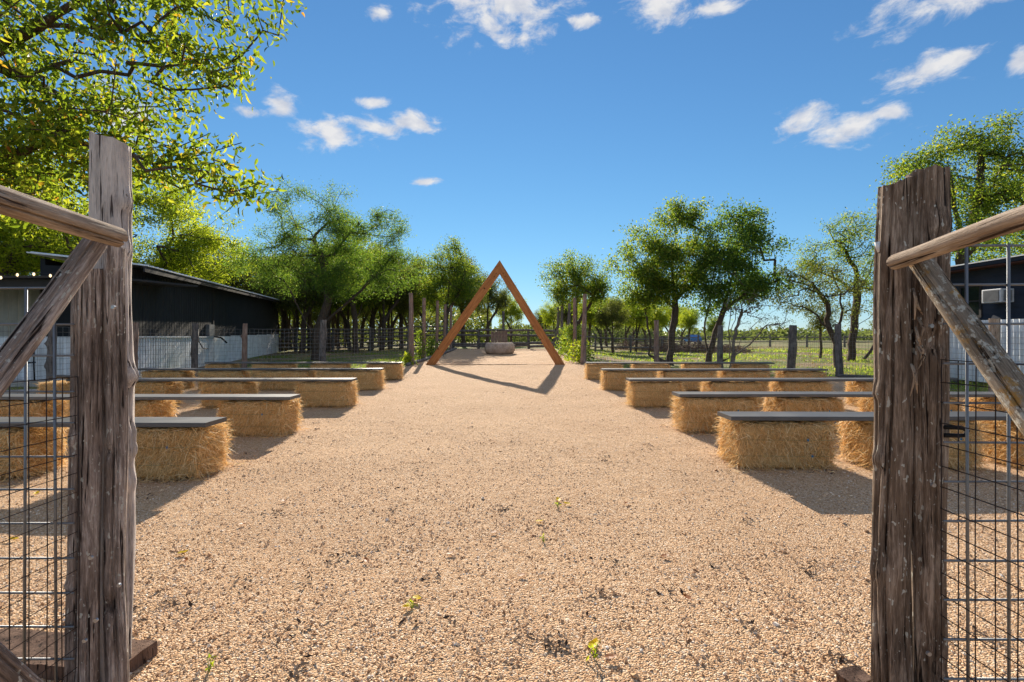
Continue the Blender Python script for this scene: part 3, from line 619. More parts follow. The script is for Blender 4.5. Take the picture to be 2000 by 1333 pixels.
for side, rows in ((1, RB), (-1, LB)):
    for r, (d, xi, xo, bl) in enumerate(rows):
        plank(xi, xo, d, r, side)
        for j, (a, b) in enumerate(bl): bale((a + b) / 2, d, r, j, side, b - a)
# dark board with a hole resting on the outermost bale of the third row
mb = MB(); n = 16; cxh, r = .33, .035
ring = [(cxh + r * math.cos(2 * pi * k / n), r * math.sin(2 * pi * k / n)) for k in range(n)]
outl = []
for k in range(n):
    a = 2 * pi * k / n; c, s = math.cos(a), math.sin(a); m = min((.33 if c > 0 else .55) / max(abs(c), 1e-6), .13 / max(abs(s), 1e-6)); outl.append((cxh + c * m, s * m))
V = [(x, y, 0) for x, y in ring] + [(x, y, 0) for x, y in outl] + [(x, y, .03) for x, y in ring] + [(x, y, .03) for x, y in outl]
q = []
for k in range(n):
    k1 = (k + 1) % n; q += [(k, k1, n + k1, n + k), (2 * n + k, 3 * n + k, 3 * n + k1, 2 * n + k1), (k1, k, 2 * n + k, 2 * n + k1), (n + k, n + k1, 3 * n + k1, 3 * n + k)]
mb.add(V, q)
obj('notched_board', mb.mesh('notched_board', M['bench_paint']), None, (-6.62, 7.75, .475), (R(14), R(-2), R(182)), label='dark board with a round hole lying on a bale behind the gate posts', cat='board')
# loose straw on the ground round the bales
rg = np.random.default_rng(77); xs, ys = [], []
for rows in (RB, LB):
    for (d, xi, xo, bl) in rows[:4]:
        for (a, b) in bl: xs.append(rg.uniform(a - .12, b + .12, 90)); ys.append(d + .22 + rg.choice((-1, 1), 90) * (.22 + np.abs(rg.normal(0, .07, 90))))
x = np.concatenate(xs); y = np.concatenate(ys); n = len(x); dd = rg.normal(0, 1, (n, 3)); dd[:, 2] = .08; dd /= np.linalg.norm(dd, axis=1, keepdims=True)
V, fs = ribbons(np.stack([x, y, gravz(x, y) + .012], -1), dd, rg.uniform(.04, .14, n), rg.uniform(.003, .005, n), rg.normal(0, .01, (n, 3)) * np.array([1, 1, 0]), 5)
tag(obj('loose_straw', mesh_np('loose_straw', V, fs, M['straw'])), 'loose stalks of straw scattered on gravel around the bales', 'straw', kind='stuff')

# ------------------------------------------------------------------ timber A arch
dA = 18.0; za = G(0, dA); th = .14; t = empty('wedding_arch', (X(976, dA), dA, za), label='tall stained timber triangle arch standing across the gravel aisle', cat='arch')
hw = (X(1104.5, dA) - X(830.5, dA)) / 2; ht = Z(509, dA) - za; cw = .35; hi = Z(536, dA) - za; mid = (X(1104.5, dA) + X(830.5, dA)) / 2 - X(976, dA)
Lb = math.hypot(hw, ht)
for s in (-1, 1):
    ft = s * hw + mid * 1.0
    pr = [(ft, -.03), (ft - s * cw, -.03), (0, hi), (0, ht)]
    base = Vector((ft - s * cw / 2, 0, 0)); ax = (Vector((0, 0, (hi + ht) / 2)) - base).normalized(); rotm = ax.to_track_quat('Z', 'Y').to_matrix()
    W8 = [(x, y, z) for y in (-th / 2, th / 2) for x, z in pr]; Lc = [rotm.transposed() @ (Vector(p) - base) for p in W8]
    q = [(0, 1, 2, 3), (7, 6, 5, 4), (0, 4, 5, 1), (1, 5, 6, 2), (2, 6, 7, 3), (3, 7, 4, 0)]
    if s > 0: q = [f[::-1] for f in q]
    me = mesh_np('beam', np.array([tuple(p) for p in Lc]), np.array(q), M['arch_timber'])
    o = obj('beam', me, t, base, rotm.to_euler())
    bv = o.modifiers.new('bevel', 'BEVEL'); bv.width = .008; bv.segments = 2
mb = MB(); mb.tube([(.0, 0, hi), (0, -.01, hi - .45)], .003, 4); mb.tube([(0, -.01, hi - .45), (0, -.01, hi - .5), (0, -.01, hi - .57)], [.004, .022, .003], 6)
mb.tube([(.9, 0, hi - 1.4), (.9, -.01, hi - 1.55)], .004, 4)
for bx, bz in ((-.13, hi + .02), (.13, hi + .02), (-.2, hi - .10), (.2, hi - .10)):
    m2 = MB(); m2.tube([(bx, -th / 2 - .012, bz), (bx, -th / 2 + .004, bz)], .016, 10); obj('bolt', m2.mesh('bolt', M['black_iron']), t)
obj('hanging_crystal', mb.mesh('hanging_crystal', M['screw_zinc']), t, (-.12, 0, -.12))
mb = MB(); mb.box((-hw, -.045, -.05), (hw, .045, .022)); rough_block('ground_timber', 2 * hw - .7, .07, .055, 9, M['gravel_bed'], (X(967, dA), dA + .02, za - .036), 0, label='gravel covered timber sill between the feet of the arch', cat='sill')

# ------------------------------------------------------------------ round stone trough and plank panel behind
dt = 25.0; prof = [(0, .0), (.60, 0), (.70, .05), (.775, .17), (.79, .29), (.765, .41), (.715, .52), (.68, .565), (.64, .575), (.60, .555), (.57, .45), (.50, .38), (0, .36)]
n = 40; V = []; 
for k in range(n):
    a = 2 * pi * k / n
    for (r, z) in prof: V.append((r * math.cos(a), r * math.sin(a), z))
V = np.array(V); V[:, :2] *= (1 + .03 * vnoise(np.arctan2(V[:, 1], V[:, 0]) * 1.3 + 5, V[:, 2] * 5, 5))[:, None]
m = len(prof); q = [(k * m + i, ((k + 1) % n) * m + i, ((k + 1) % n) * m + i + 1, k * m + i + 1) for k in range(n) for i in range(m - 1)]
obj('stone_trough', mesh_np('stone_trough', V, np.array(q), M['stone_trough'], True), None, (X(976, dt), dt, G(0, dt)), label='big round brown stone trough at the end of the aisle', cat='trough')
t = empty('plank_panel', (X(975, 30.1), 30.12, G(0, 30.1)), label='upright wooden plank panel behind the stone trough', cat='panel')
for k in range(5):
    w = .205; mb = MB(); mb.box((-w / 2 + .006, -.02, 0), (w / 2 - .006, .02, 1.14 + rs.uniform(-.03, .03))); obj('plank', mb.mesh('plank', M['post_red']), t, ((k - 2) * w, rs.uniform(-.006, .006), 0))
mb = MB(); mb.box((-.5, .025, .2), (.5, .06, .3)); mb.box((-.5, .025, .9), (.5, .06, 1.0)); obj('batten', mb.mesh('batten', M['post_dark']), t)

# ------------------------------------------------------------------ aisle posts, log kerbs, back rail fence
PD = [18.0, 20.5, 24.0, 26.7, 29.4]; names5 = ['first', 'second', 'third', 'fourth', 'fifth']
for i, d in enumerate(PD):
    x = -3.72; g0 = G(x, d)
    log('aisle_post', (x + .0, d, g0 - .05), (x + rs.uniform(-.02, .06), d, g0 + 2.70 + rs.uniform(-.06, .08) - (.1 if i == 1 else 0)), .105 if i == 0 else .085, .075, 140 + i, M['post_red'], sides=20, rings=30, groove=.12,
        label='tall thin cedar pole, %s from the benches, barn side of the aisle' % names5[i], cat='pole', group='tall poles lining the aisle')
for i, d in enumerate([18.0, 20.4, 22.9, 26.0, 28.3]):
    x = 2.66; g0 = G(x, d)
    log('aisle_post', (x - .02, d, g0 - .05), (x + rs.uniform(-.03, .05), d, g0 + (2.62, 2.62, 2.5, 2.6, 2.55)[i]), .115 if i == 0 else .095, .07, 150 + i, M['post_red'] if i < 2 else M['post_dark'], sides=20, rings=30, groove=.13,
        label='tall thin cedar pole, %s from the benches, field side of the aisle' % names5[i], cat='pole', group='tall poles lining the aisle')
for k, (x, d0, d1, s) in enumerate(((2.6, 17.3, 21.3, 'near'), (2.52, 21.45, 25.4, 'middle'), (2.5, 25.55, 30.2, 'far'))):
    log('log_kerb', (x + (.2 if k == 0 else 0), d0, G(x, d0) + .06), (x, d1, G(x, d1) + .06), .085, .075, 160 + k, M['rail_tan'], sides=16, rings=30,
        label='pale log edging the aisle under the vines, %s length of three' % s, cat='log', group='log kerbs')
for k, (x, d0, d1, s) in enumerate(((-3.55, 17.4, 21.5, 'near'), (-3.5, 21.7, 25.6, 'middle'), (-3.48, 25.8, 30.2, 'far'))):
    log('log_kerb', (x - (.2 if k == 0 else 0), d0, G(x, d0) + .05), (x, d1, G(x, d1) + .05), .075, .07, 165 + k, M['post_dark'], sides=16, rings=30,
        label='dark log edging the aisle on the barn side, %s length of three' % s, cat='log', group='log kerbs')
def rail_fence(name, pts, rails, ph, pr, rr, label, pm, rm, seed, sides=12):
    t = empty(name, (0, 0, 0), label=label, cat='fence')
    for i, (x, y) in enumerate(pts):
        g0 = G(x, y); log('post', (x, y, g0 - .1), (x + rs.uniform(-.03, .03), y, g0 + ph * rs.uniform(.95, 1.08)), pr * rs.uniform(.85, 1.15), pr * .85, seed + i, pm, t, sides=sides, rings=14)
    for i in range(len(pts) - 1):
        (xa, ya), (xb, yb) = pts[i], pts[i + 1]
        for z in rails:
            log('rail', (xa, ya - .05, G(xa, ya) + z + rs.uniform(-.05, .05)), (xb, yb - .05, G(xb, yb) + z + rs.uniform(-.05, .05)), rr * rs.uniform(.8, 1.2), rr * rs.uniform(.7, 1.1), seed + 40 + i, rm, t, sides=sides, rings=16)
    return t
rail_fence('log_fence', [(-3.7, 30.6), (-2.1, 30.6), (-.54, 30.6), (1.05, 30.6), (2.7, 30.6)], [.18, .34, .86, 1.15], 1.15, .09, .075, 'grey log rail fence closing the end of the aisle', M['post_dark'], M['post_dark'], 300)
log('aisle_post', (-.54, 30.75, .3), (-.55, 30.75, 2.75), .09, .08, 333, M['post_dark'], sides=16, rings=20, label='lone tall grey pole behind the plank panel', cat='pole')
rail_fence('log_fence', [(-4.2 - 2.6 * i, 31.5 + .35 * i) for i in range(6)], [.25, .55, .85, 1.15, 1.4], 1.55, .09, .055, 'dark stacked log fence under the wood behind the barn side benches', M['post_dark'], M['post_dark'], 340, 9)
rail_fence('log_fence', [(2.75 + .0 * i, 30.6 + .0 * i) if i == 0 else (2.75 + 2.9 * i, 30.9 + 2.1 * i) for i in range(5)], [.35, 1.0], 1.25, .08, .05, 'low dark rail fence leading from the aisle end into the thicket', M['post_dark'], M['post_dark'], 370, 9)
rail_fence('log_fence', [(14 + 3.9 * i, 58 - .55 * i) for i in range(12)], [.55, 1.08], 1.3, .12, .06, 'far grey rail fence across the open field', M['post_dark'], M['post_dark'], 400, 8)

# ------------------------------------------------------------------ wire mesh fences on cedar posts
def wire_fence(name, pts, ztop, sx, sz, r, label, posts, pm, seed, rmat='wire_grey'):
    t = empty(name, (0, 0, 0), label=label, cat='fence'); mb = MB()
    for (xa, ya), (xb, yb) in zip(pts[:-1], pts[1:]):
        L = math.hypot(xb - xa, yb - ya); n = max(2, int(L / sx)); m = int(ztop / sz)
        for j in range(m + 1):
            z = .03 + j * sz; mb.tube([(xa + (xb - xa) * u, ya + (yb - ya) * u, G(xa + (xb - xa) * u, ya + (yb - ya) * u) + z + .01 * math.sin(u * 9 + j)) for u in (0, .33, .66, 1)], r, 3, cap=False)
        for i in range(n + 1):
            u = i / n; x = xa + (xb - xa) * u; y = ya + (yb - ya) * u; g0 = G(x, y); mb.tube([(x, y, g0 + .02), (x, y, g0 + .03 + m * sz)], r, 3, cap=False)
    o = obj('wire_mesh', mb.mesh('wire_mesh', M[rmat]), t); o['kind'] = 'stuff'
    for i, (x, y, h, rr) in enumerate(posts):
        g0 = G(x, y); log('post', (x, y, g0 - .1), (x + rs.uniform(-.07, .07), y, g0 + h), rr, rr * .8, seed + i, pm[i % len(pm)], t, sides=18, rings=26, groove=.14, lump=.2,
                          knots=[(.75, rs.uniform(2, 4), .05, .05), (.45, rs.uniform(0, 6), .03, .05)])
    return t
wire_fence('wire_fence', [(-3.75, 18), (-5.66, 14.6), (-8.0, 14.6), (-9.0, 13.9), (-9.35, 12.1), (-9.4, 9.9), (-9.4, 6.5)], 1.34, .13, .11, .0032,
           'cedar post and wire mesh fence in front of the black barn', [(-5.66, 14.5, 1.62, .105), (-8.0, 14.5, 1.52, .085), (-9.0, 13.8, 1.52, .10), (-9.35, 12.0, 1.5, .09), (-9.3, 9.8, 1.36, .085)], [M['post_dark'], M['post_red']], 500)
wire_fence('wire_fence', [(2.7, 18.1), (5.2, 17.6), (7.4, 17.4), (9.75, 17.0), (9.4, 13.9), (9.35, 9.4), (9.3, 5.5)], 1.22, .12, .11, .003,
           'cedar post and wire mesh fence along the green field', [(5.2, 17.5, 1.70, .11), (7.4, 17.3, 1.55, .11), (9.75, 17.0, 1.55, .15), (9.35, 13.9, 1.52, .105), (9.35, 9.4, 1.5, .10)], [M['post_red'], M['post_dark'], M['post_dark'], M['post_dark'], M['rail_tan']], 520)
log('log_kerb', (9.1, 13.6, .05), (11.2, 12.2, .05), .06, .06, 530, M['post_dark'], sides=12, rings=16, label='dark log edging at the corner of the field fence', cat='log')

# ------------------------------------------------------------------ black barn with white base
AB = math.atan(.276); O = (-6.55 - .276 * 12, 12.0, 0.0)
barn = empty('barn', O, AB, label='long black barn with white base panels and pale metal roof', cat='barn')
LW = 20.8; ez = lambda y: 2.96 + .022 * y          # eave height along the wall
def wall_sheet(name, ys, z0, z1, x, th, mat, parent, prof=None):
    """vertical sheet along local Y: prof(y) gives the relief in X; z1 may be a function."""
    mb = MB(); V = []; n = len(ys)
    for y in ys:
        dx = prof(y) if prof else 0.0; zt = z1(y) if callable(z1) else z1
        V += [(x + dx, y, z0), (x + dx, y, zt), (x - th, y, zt), (x - th, y, z0)]
    q = [(4 * i + k, 4 * (i + 1) + k, 4 * (i + 1) + (k + 1) % 4, 4 * i + (k + 1) % 4) for i in range(n - 1) for k in range(4)]
    mb.add(V, q + [(3, 2, 1, 0), (4 * n - 4, 4 * n - 3, 4 * n - 2, 4 * n - 1)]); return obj(name, mb.mesh(name, mat), parent)
def boardy(pitch, gap, depth):
    def ys(a, b):
        o = []; y = a
        while y < b - 1e-6:
            e = min(y + pitch, b); o += [y + .0005, y + gap, e - gap, e - .0005]; y = e
        return o
    def prof(y): 
        m = (y % pitch); return 0.0 if gap * .6 < m < pitch - gap * .6 else -depth
    return ys, prof
bys, bpf = boardy(.20, .018, .014)
wall_sheet('wall', bys(1.0, 7.6), -.2, ez, 0, .12, M['black_board'], barn, bpf)
wall_sheet('wall', bys(7.6, LW), -.2, ez, -.04, .12, M['black_board'], barn, bpf)
mb = MB(); mb.box((-.05, 7.57, 0), (.025, 7.68, ez(7.6) - .05)); obj('corner_trim', mb.mesh('corner_trim', M['fascia']), barn)
mb = MB(); mb.box((-1.9, LW - .1, -.2), (-.16, LW, 3.4)); mb.box((-1.9, 1.0, -.2), (-.13, 1.1, 2.98)); mb.box((-2.0, 1.0, -.2), (-1.9, LW, 3.15)); obj('wall', mb.mesh('wall', M['black_board']), barn)
k = 0; y = 7.72
while y < LW - .1:
    e = min(y + 2.44, LW); mb = MB(); mb.box((-.035, y, -.2), (.012, e - .012, 1.17 + .012 * (y - 7.7) )); obj('panel', mb.mesh('panel', M['white_panel']), barn); y = e
mb = MB(); y = .03
while y < 7.5: mb.box((.018, y, .04), (.055, y + .092, 1.12)); y += .165
obj('picket_cladding', mb.mesh('picket_cladding', M['corrugated_white']), barn)
mb = MB(); mb.box((.0, 0, 1.12), (.10, 7.55, 1.16)); obj('cap_rail', mb.mesh('cap_rail', M['white_panel']), barn)
# roof: ribbed metal, two slopes
def roof_sheet(x0, za, x1, zb, ys, mat, parent, name='roof'):
    V = []; 
    for y in ys:
        rib = .03 if (y / .3) % 1 < .2 else 0; V += [(x0, y, za(y) + rib), (x1, y, zb(y) + rib), (x1, y, zb(y) - .03), (x0, y, za(y) - .02)]
    n = len(ys); q = [(4 * i + k, 4 * (i + 1) + k, 4 * (i + 1) + (k + 1) % 4, 4 * i + (k + 1) % 4) for i in range(n - 1) for k in range(4)]
    q += [(3, 2, 1, 0), (4 * n - 4, 4 * n - 3, 4 * n - 2, 4 * n - 1)]; mb = MB(); mb.add(V, q); return obj(name, mb.mesh(name, mat), parent)
rys = list(np.arange(.75, LW + .5, .06))
roof_sheet(.42, lambda y: ez(y) + .06, -2.15, lambda y: ez(y) + .30, rys, M['roof_metal'], barn)
mb = MB(); mb.add([(.40, .75, ez(0) - .10), (.40, LW + .4, ez(LW) - .10), (.40, LW + .4, ez(LW) + .03), (.40, .75, ez(0) + .03), (.36, .75, ez(0) - .10), (.36, LW + .4, ez(LW) - .10), (.36, LW + .4, ez(LW) + .03), (.36, .75, ez(0) + .03)],
                  [(0, 1, 2, 3), (7, 6, 5, 4), (4, 5, 1, 0), (2, 6, 7, 3), (1, 5, 6, 2), (0, 3, 7, 4)])
obj('fascia', mb.mesh('fascia', M['fascia']), barn)
# meter box and hose bracket on the wall
mb = MB(); mb.box((.0, 6.75, 1.18), (.13, 7.35, 1.62)); obj('meter_box', mb.mesh('meter_box', M['grille_grey']), barn)
mb = MB(); mb.tube([(.1, 7.4, 1.15), (.2, 7.9, 1.12), (.3, 8.3, .9)], .035, 8); mb.tube([(.08, 5.7, 1.4), (.12, 5.6, 1.0), (.14, 6.0, .72), (.12, 6.6, .7)], .018, 6); obj('hose', mb.mesh('hose', M['black_iron'], True), barn)

# ------------------------------------------------------------------ open porch beside the barn
po = empty('porch', (-9.9, 11.6, 0), 0, label='dark open porch with board wall behind the barn side gate posts', cat='porch')
mb = MB(); mb.box((-7, 0, 2.28), (.25, .06, 2.52)); obj('fascia', mb.mesh('fascia', M['fascia']), po)
mb = MB(); mb.add([(-7.2, -.2, 2.53), (.35, -.2, 2.53), (.35, 3.2, 2.66), (-7.2, 3.2, 2.66), (-7.2, -.2, 2.58), (.35, -.2, 2.58), (.35, 3.2, 2.71), (-7.2, 3.2, 2.71)], [(3, 2, 1, 0), (4, 5, 6, 7), (0, 1, 5, 4), (1, 2, 6, 5), (2, 3, 7, 6), (3, 0, 4, 7)])
obj('roof', mb.mesh('roof', M['fascia']), po)
for k in range(18):
    mb = MB(); mb.box((-6.9 + k * .3 + .008, 2.6, .1), (-6.9 + (k + 1) * .3 - .008, 2.64, 2.6)); obj('board', mb.mesh('board', M['porch_board']), po)
mb = MB(); mb.box((-6.9, 2.57, 1.55), (-1.4, 2.6, 1.63)); obj('batten', mb.mesh('batten', M['porch_board']), po)
for x in (-3.0, -6.2, .12):
    mb = MB(); mb.box((x - .06, .0, .05), (x + .06, .12, 2.3)); obj('post', mb.mesh('post', M['grille_grey']), po)
mb = MB(); mb.box((-7, -.1, -.05), (.2, 2.7, .09)); obj('deck', mb.mesh('deck', M['concrete']), po)
cys = list(np.arange(0, 2.3, .0165))
mb = MB(); V = []
for y in cys:
    d = .03 if (y / .165) % 1 < .46 else 0; V += [(-3.2 + y, .3 - d, .1), (-3.2 + y, .3 - d, 1.15)]
mb.add(V, [(2 * i, 2 * i + 2, 2 * i + 3, 2 * i + 1) for i in range(len(cys) - 1)]); obj('corrugated_sheet', mb.mesh('corrugated_sheet', M['corrugated_white']), po)
ch = empty('chair', (-11.5, 11.35, .092), R(25), label='black metal chair on the porch behind the slanted brace', cat='chair')
for sx in (-.2, .2):
    for sy in (-.2, .2):
        mb = MB(); mb.tube([(sx, sy, 0), (sx * .95, sy * .95, .45)] + ([(sx * .95, sy * 1.1, .9)] if sy > 0 else []), .016, 6); obj('leg', mb.mesh('leg', M['black_iron'], True), ch)
mb = MB(); mb.box((-.22, -.22, .43), (.22, .22, .46)); obj('seat', mb.mesh('seat', M['black_iron']), ch)
mb = MB()
for z in (.6, .72, .86): mb.box((-.2, .195, z), (.2, .215, z + .05))
obj('backrest', mb.mesh('backrest', M['black_iron']), ch)
# string lights
sl = empty('string_lights', (-13.6, 11.3, 2.6), 0, label='string of small warm bulbs hung along the porch roof', cat='string lights')
pts = []
for i in range(25):
    u = i / 24; pts.append((u * 4.6, 0.0, .06 * u * 3 - .10 * math.sin(pi * ((u * 4) % 1))))
mb = MB(); mb.tube(pts, .006, 4); obj('cable', mb.mesh('cable', M['black_iron']), sl)
mb = MB(); mb.tube([(0, 0, 0), (0, 0, -.02), (0, 0, -.05), (0, 0, -.075)], [.008, .022, .024, .006], 8); BULB = mb.mesh('bulb', M['bulb_glass'], True)
for i in range(1, 24, 2): obj('bulb', BULB, sl, (pts[i][0], 0, pts[i][2] - .01))
mb = MB(); V = []
mb.box((-3.6, -.35, -.04), (1.5, .35, .045)); obj('walkway', mb.mesh('walkway', M['concrete']), None, (-10.9, 9.5, 0), (0, 0, R(22)), label='narrow concrete walkway leading to the porch', cat='walkway')

# ------------------------------------------------------------------ dark blue building with the air conditioner
bl = empty('house', (12.0, 4.0, 0), 0, label='dark navy building with window air conditioner beside the field', cat='house')
mb = MB(); L = 10.3
for k in range(22):
    z = .1 + .135 * k; mb.add([(0, 0, z), (0, L, z), (-.012, L, z), (-.012, 0, z), (.0, 0, z + .135), (.0, L, z + .135), (-.001, L, z + .135), (-.001, 0, z + .135)], [(3, 2, 1, 0), (4, 5, 6, 7), (3, 7, 6, 2)][0:1] + [(3, 7, 6, 2)])
obj('siding', mb.mesh('siding', M['navy_board']), bl)
mb = MB(); mb.box((.003, 0, 0), (6, L, 3.05)); obj('wall', mb.mesh('wall', M['navy_board']), bl)
mb = MB(); mb.add([(-.42, -.3, 2.90), (-.42, L + .35, 2.90), (6.4, L + .35, 3.9), (6.4, -.3, 3.9), (-.42, -.3, 3.0), (-.42, L + .35, 3.0), (6.4, L + .35, 4.0), (6.4, -.3, 4.0)], [(3, 2, 1, 0), (4, 5, 6, 7), (0, 1, 5, 4), (1, 2, 6, 5), (2, 3, 7, 6), (3, 0, 4, 7)][::1])
obj('roof', mb.mesh('roof', M['navy_board']), bl)
mb = MB(); mb.box((-.45, -.3, 2.985), (-.424, L + .35, 3.015)); obj('drip_edge', mb.mesh('drip_edge', M['roof_metal']), bl)
mb = MB(); mb.box((-.40, -.3, 2.86), (-.02, L + .3, 2.885)); obj('soffit', mb.mesh('soffit', M['soffit_red']), bl)
wd = obj('window', None, bl) if False else None
mb = MB(); mb.box((-.02, 8.45, 1.70), (-.014, 8.98, 2.45)); wn = obj('window', mb.mesh('window', M['window_glass']), bl)
mb = MB()
for (a, b) in (((-.04, 8.40, 1.64), (-.013, 8.46, 2.5)), ((-.04, 8.97, 1.64), (-.013, 9.03, 2.5)), ((-.04, 8.46, 2.44), (-.013, 8.97, 2.5)), ((-.04, 8.46, 1.64), (-.013, 8.97, 1.70)), ((-.035, 8.46, 2.05), (-.013, 8.97, 2.09))): mb.box(a, b)
obj('frame', mb.mesh('frame', M['fascia']), wn)
ac = empty('air_conditioner', (11.67, 11.85, 2.14), 0, label='white window air conditioner with grey grilles on the navy wall', cat='air conditioner')
mb = MB(); mb.box((-.0, -.24, -.165), (.32, .24, .165)); cs = obj('casing', mb.mesh('casing', M['trim_white']), ac); bv = cs.modifiers.new('b', 'BEVEL'); bv.width = .012; bv.segments = 2
mb = MB()
for k in range(9): mb.box((-.012, -.19, -.135 + k * .03), (-.003, .19, -.135 + k * .03 + .02))
mb.box((-.004, -.20, -.14), (-.002, .20, .14)); obj('grille', mb.mesh('grille', M['grille_grey']), cs)
mb = MB()
for k in range(9): mb.box((.06, -.252, -.125 + k * .028), (.26, -.243, -.125 + k * .028 + .018))
obj('grille', mb.mesh('grille', M['grille_grey']), cs)
mb = MB(); V = []; cys = list(np.arange(5, 14.4, .0135))
for y in cys: 
    d = .02 * math.sin(y / .135 * 2 * pi); V += [(11.4 + d, y, .05), (11.4 + d, y, 1.55), (11.43 + d, y, 1.55), (11.43 + d, y, .05)]
n = len(cys); mb.add(V, [(4 * i + k, 4 * (i + 1) + k, 4 * (i + 1) + (k + 1) % 4, 4 * i + (k + 1) % 4) for i in range(n - 1) for k in range(4)] + [(3, 2, 1, 0), (4 * n - 4, 4 * n - 3, 4 * n - 2, 4 * n - 1)])
obj('corrugated_wall', mb.mesh('corrugated_wall', M['corrugated_white']), None, label='white corrugated metal wall below the navy building', cat='wall')

# ------------------------------------------------------------------ trees
def leaf_mesh(C, size, elong, seed, droop=.5, near=False):
    rg = np.random.default_rng(seed); n = len(C)
    d = rg.normal(0, 1, (n, 3)); d[:, 2] -= droop; d /= np.linalg.norm(d, axis=1, keepdims=True)
    r = rg.normal(0, 1, (n, 3)); s = np.cross(d, r); s /= np.linalg.norm(s, axis=1, keepdims=True); nm = np.cross(s, d)
    L = size * rg.uniform(.65, 1.25, n); Wd = L / elong; f = (Wd * .22)
    c = C; e = lambda a, b, h: c + d * (L * a)[:, None] + s * (Wd * b)[:, None] + nm * (f * h)[:, None]
    o = np.arange(n)[:, None]
    if near:
        cur = L * .12
        V = np.stack([e(0, 0, 0), e(.3, .42, 1), e(.3, 0, 0), e(.3, -.42, 1), e(.68, .34, .2), e(.66, 0, -1), e(.68, -.34, .2), e(1, 0, -2.6)], 1).reshape(-1, 3)
        q = np.array([(1, 4, 5, 2), (2, 5, 6, 3)]); t = np.array([(0, 1, 2), (0, 2, 3), (4, 7, 5), (5, 7, 6)])
        return V, [(q[None] + 8 * o[:, :, None]).reshape(-1, 4), (t[None] + 8 * o[:, :, None]).reshape(-1, 3)]
    V = np.stack([e(0, 0, 0), e(.45, .5, 1), e(1, 0, -.6), e(.45, -.5, 1)], 1).reshape(-1, 3)
    q = np.array([(0, 1, 2), (0, 2, 3)])
    return V, [(q[None] + 4 * o[:, :, None]).reshape(-1, 3)]
def grow(stems, lobes, ncl, seed, step=.4, wob=.14, shell=.55):
    """stems: polylines from the base (local); lobes: (cx,cy,cz,rx,ry,rz). Returns nodes, parents, tip node ids."""
    rg = np.random.default_rng(seed); nodes = []; par = []
    for st in stems:
        prev = -1; st = [np.array(p, float) for p in st]
        if nodes:
            dd = [np.linalg.norm(np.array(nd) - st[0]) for nd in nodes]; prev = int(np.argmin(dd))
        for i, p in enumerate(st):
            if i == 0:
                if prev < 0: nodes.append(p); par.append(-1); prev = 0
                continue
            a = st[i - 1]; m = max(1, int(np.linalg.norm(p - a) / step))
            for k in range(1, m + 1):
                nodes.append(a + (p - a) * k / m + rg.normal(0, wob * .25, 3) * (k < m)); par.append(prev); prev = len(nodes) - 1
    vol = np.array([l[3] * l[4] * l[5] for l in lobes]) ** .8; pts = []
    pool = rg.choice(len(lobes), ncl * 4, p=vol / vol.sum())
    for li in pool:
        if len(pts) >= ncl: break
        l = lobes[li]; v = rg.normal(0, 1, 3); v /= np.linalg.norm(v); r = rg.random() ** (1 / 3.) * (1 - shell) + shell * rg.random() ** .25
        if rg.random() < .20: r *= rg.uniform(1.1, 1.5)
        pp = np.array(l[:3]) + v * np.array(l[3:6]) * r; rr_ = np.mean(l[3:6])
        if float(vnoise(pp[0] * 1.25 / rr_ ** .5 + 31 + pp[1] * .4, pp[2] * 1.25 / rr_ ** .5 + 17 - pp[1] * .4, seed + 77)) < -.05 and rg.random() < .62: continue
        pts.append(pp)
    root = np.array(nodes[-1]); pts.sort(key=lambda p: np.linalg.norm(p - root)); tips = []
    N = np.zeros((len(nodes) + ncl * 24, 3)); N[:len(nodes)] = nodes; cnt = len(nodes); zmin = min(l[2] - l[5] for l in lobes)
    for p in pts:
        Q = N[:cnt]; c = np.linalg.norm(Q - p, axis=1) + .7 * np.maximum(0, Q[:, 2] - p[2]) + 3 * np.maximum(0, (zmin * .45) - Q[:, 2])
        j = int(np.argmin(c)); a = N[j].copy(); L = np.linalg.norm(p - a); m = min(8, max(1, int(L / step))); prev = j; up = np.array([0, 0, .10 * L])
        for k in range(1, m + 1):
            if cnt >= len(N): break
            u = k / m; N[cnt] = a + (p - a) * u + up * math.sin(pi * u) + rg.normal(0, wob * .45, 3) * (k < m); par.append(prev); prev = cnt; cnt += 1
        tips.append(prev)
    return N[:cnt], np.array(par), tips
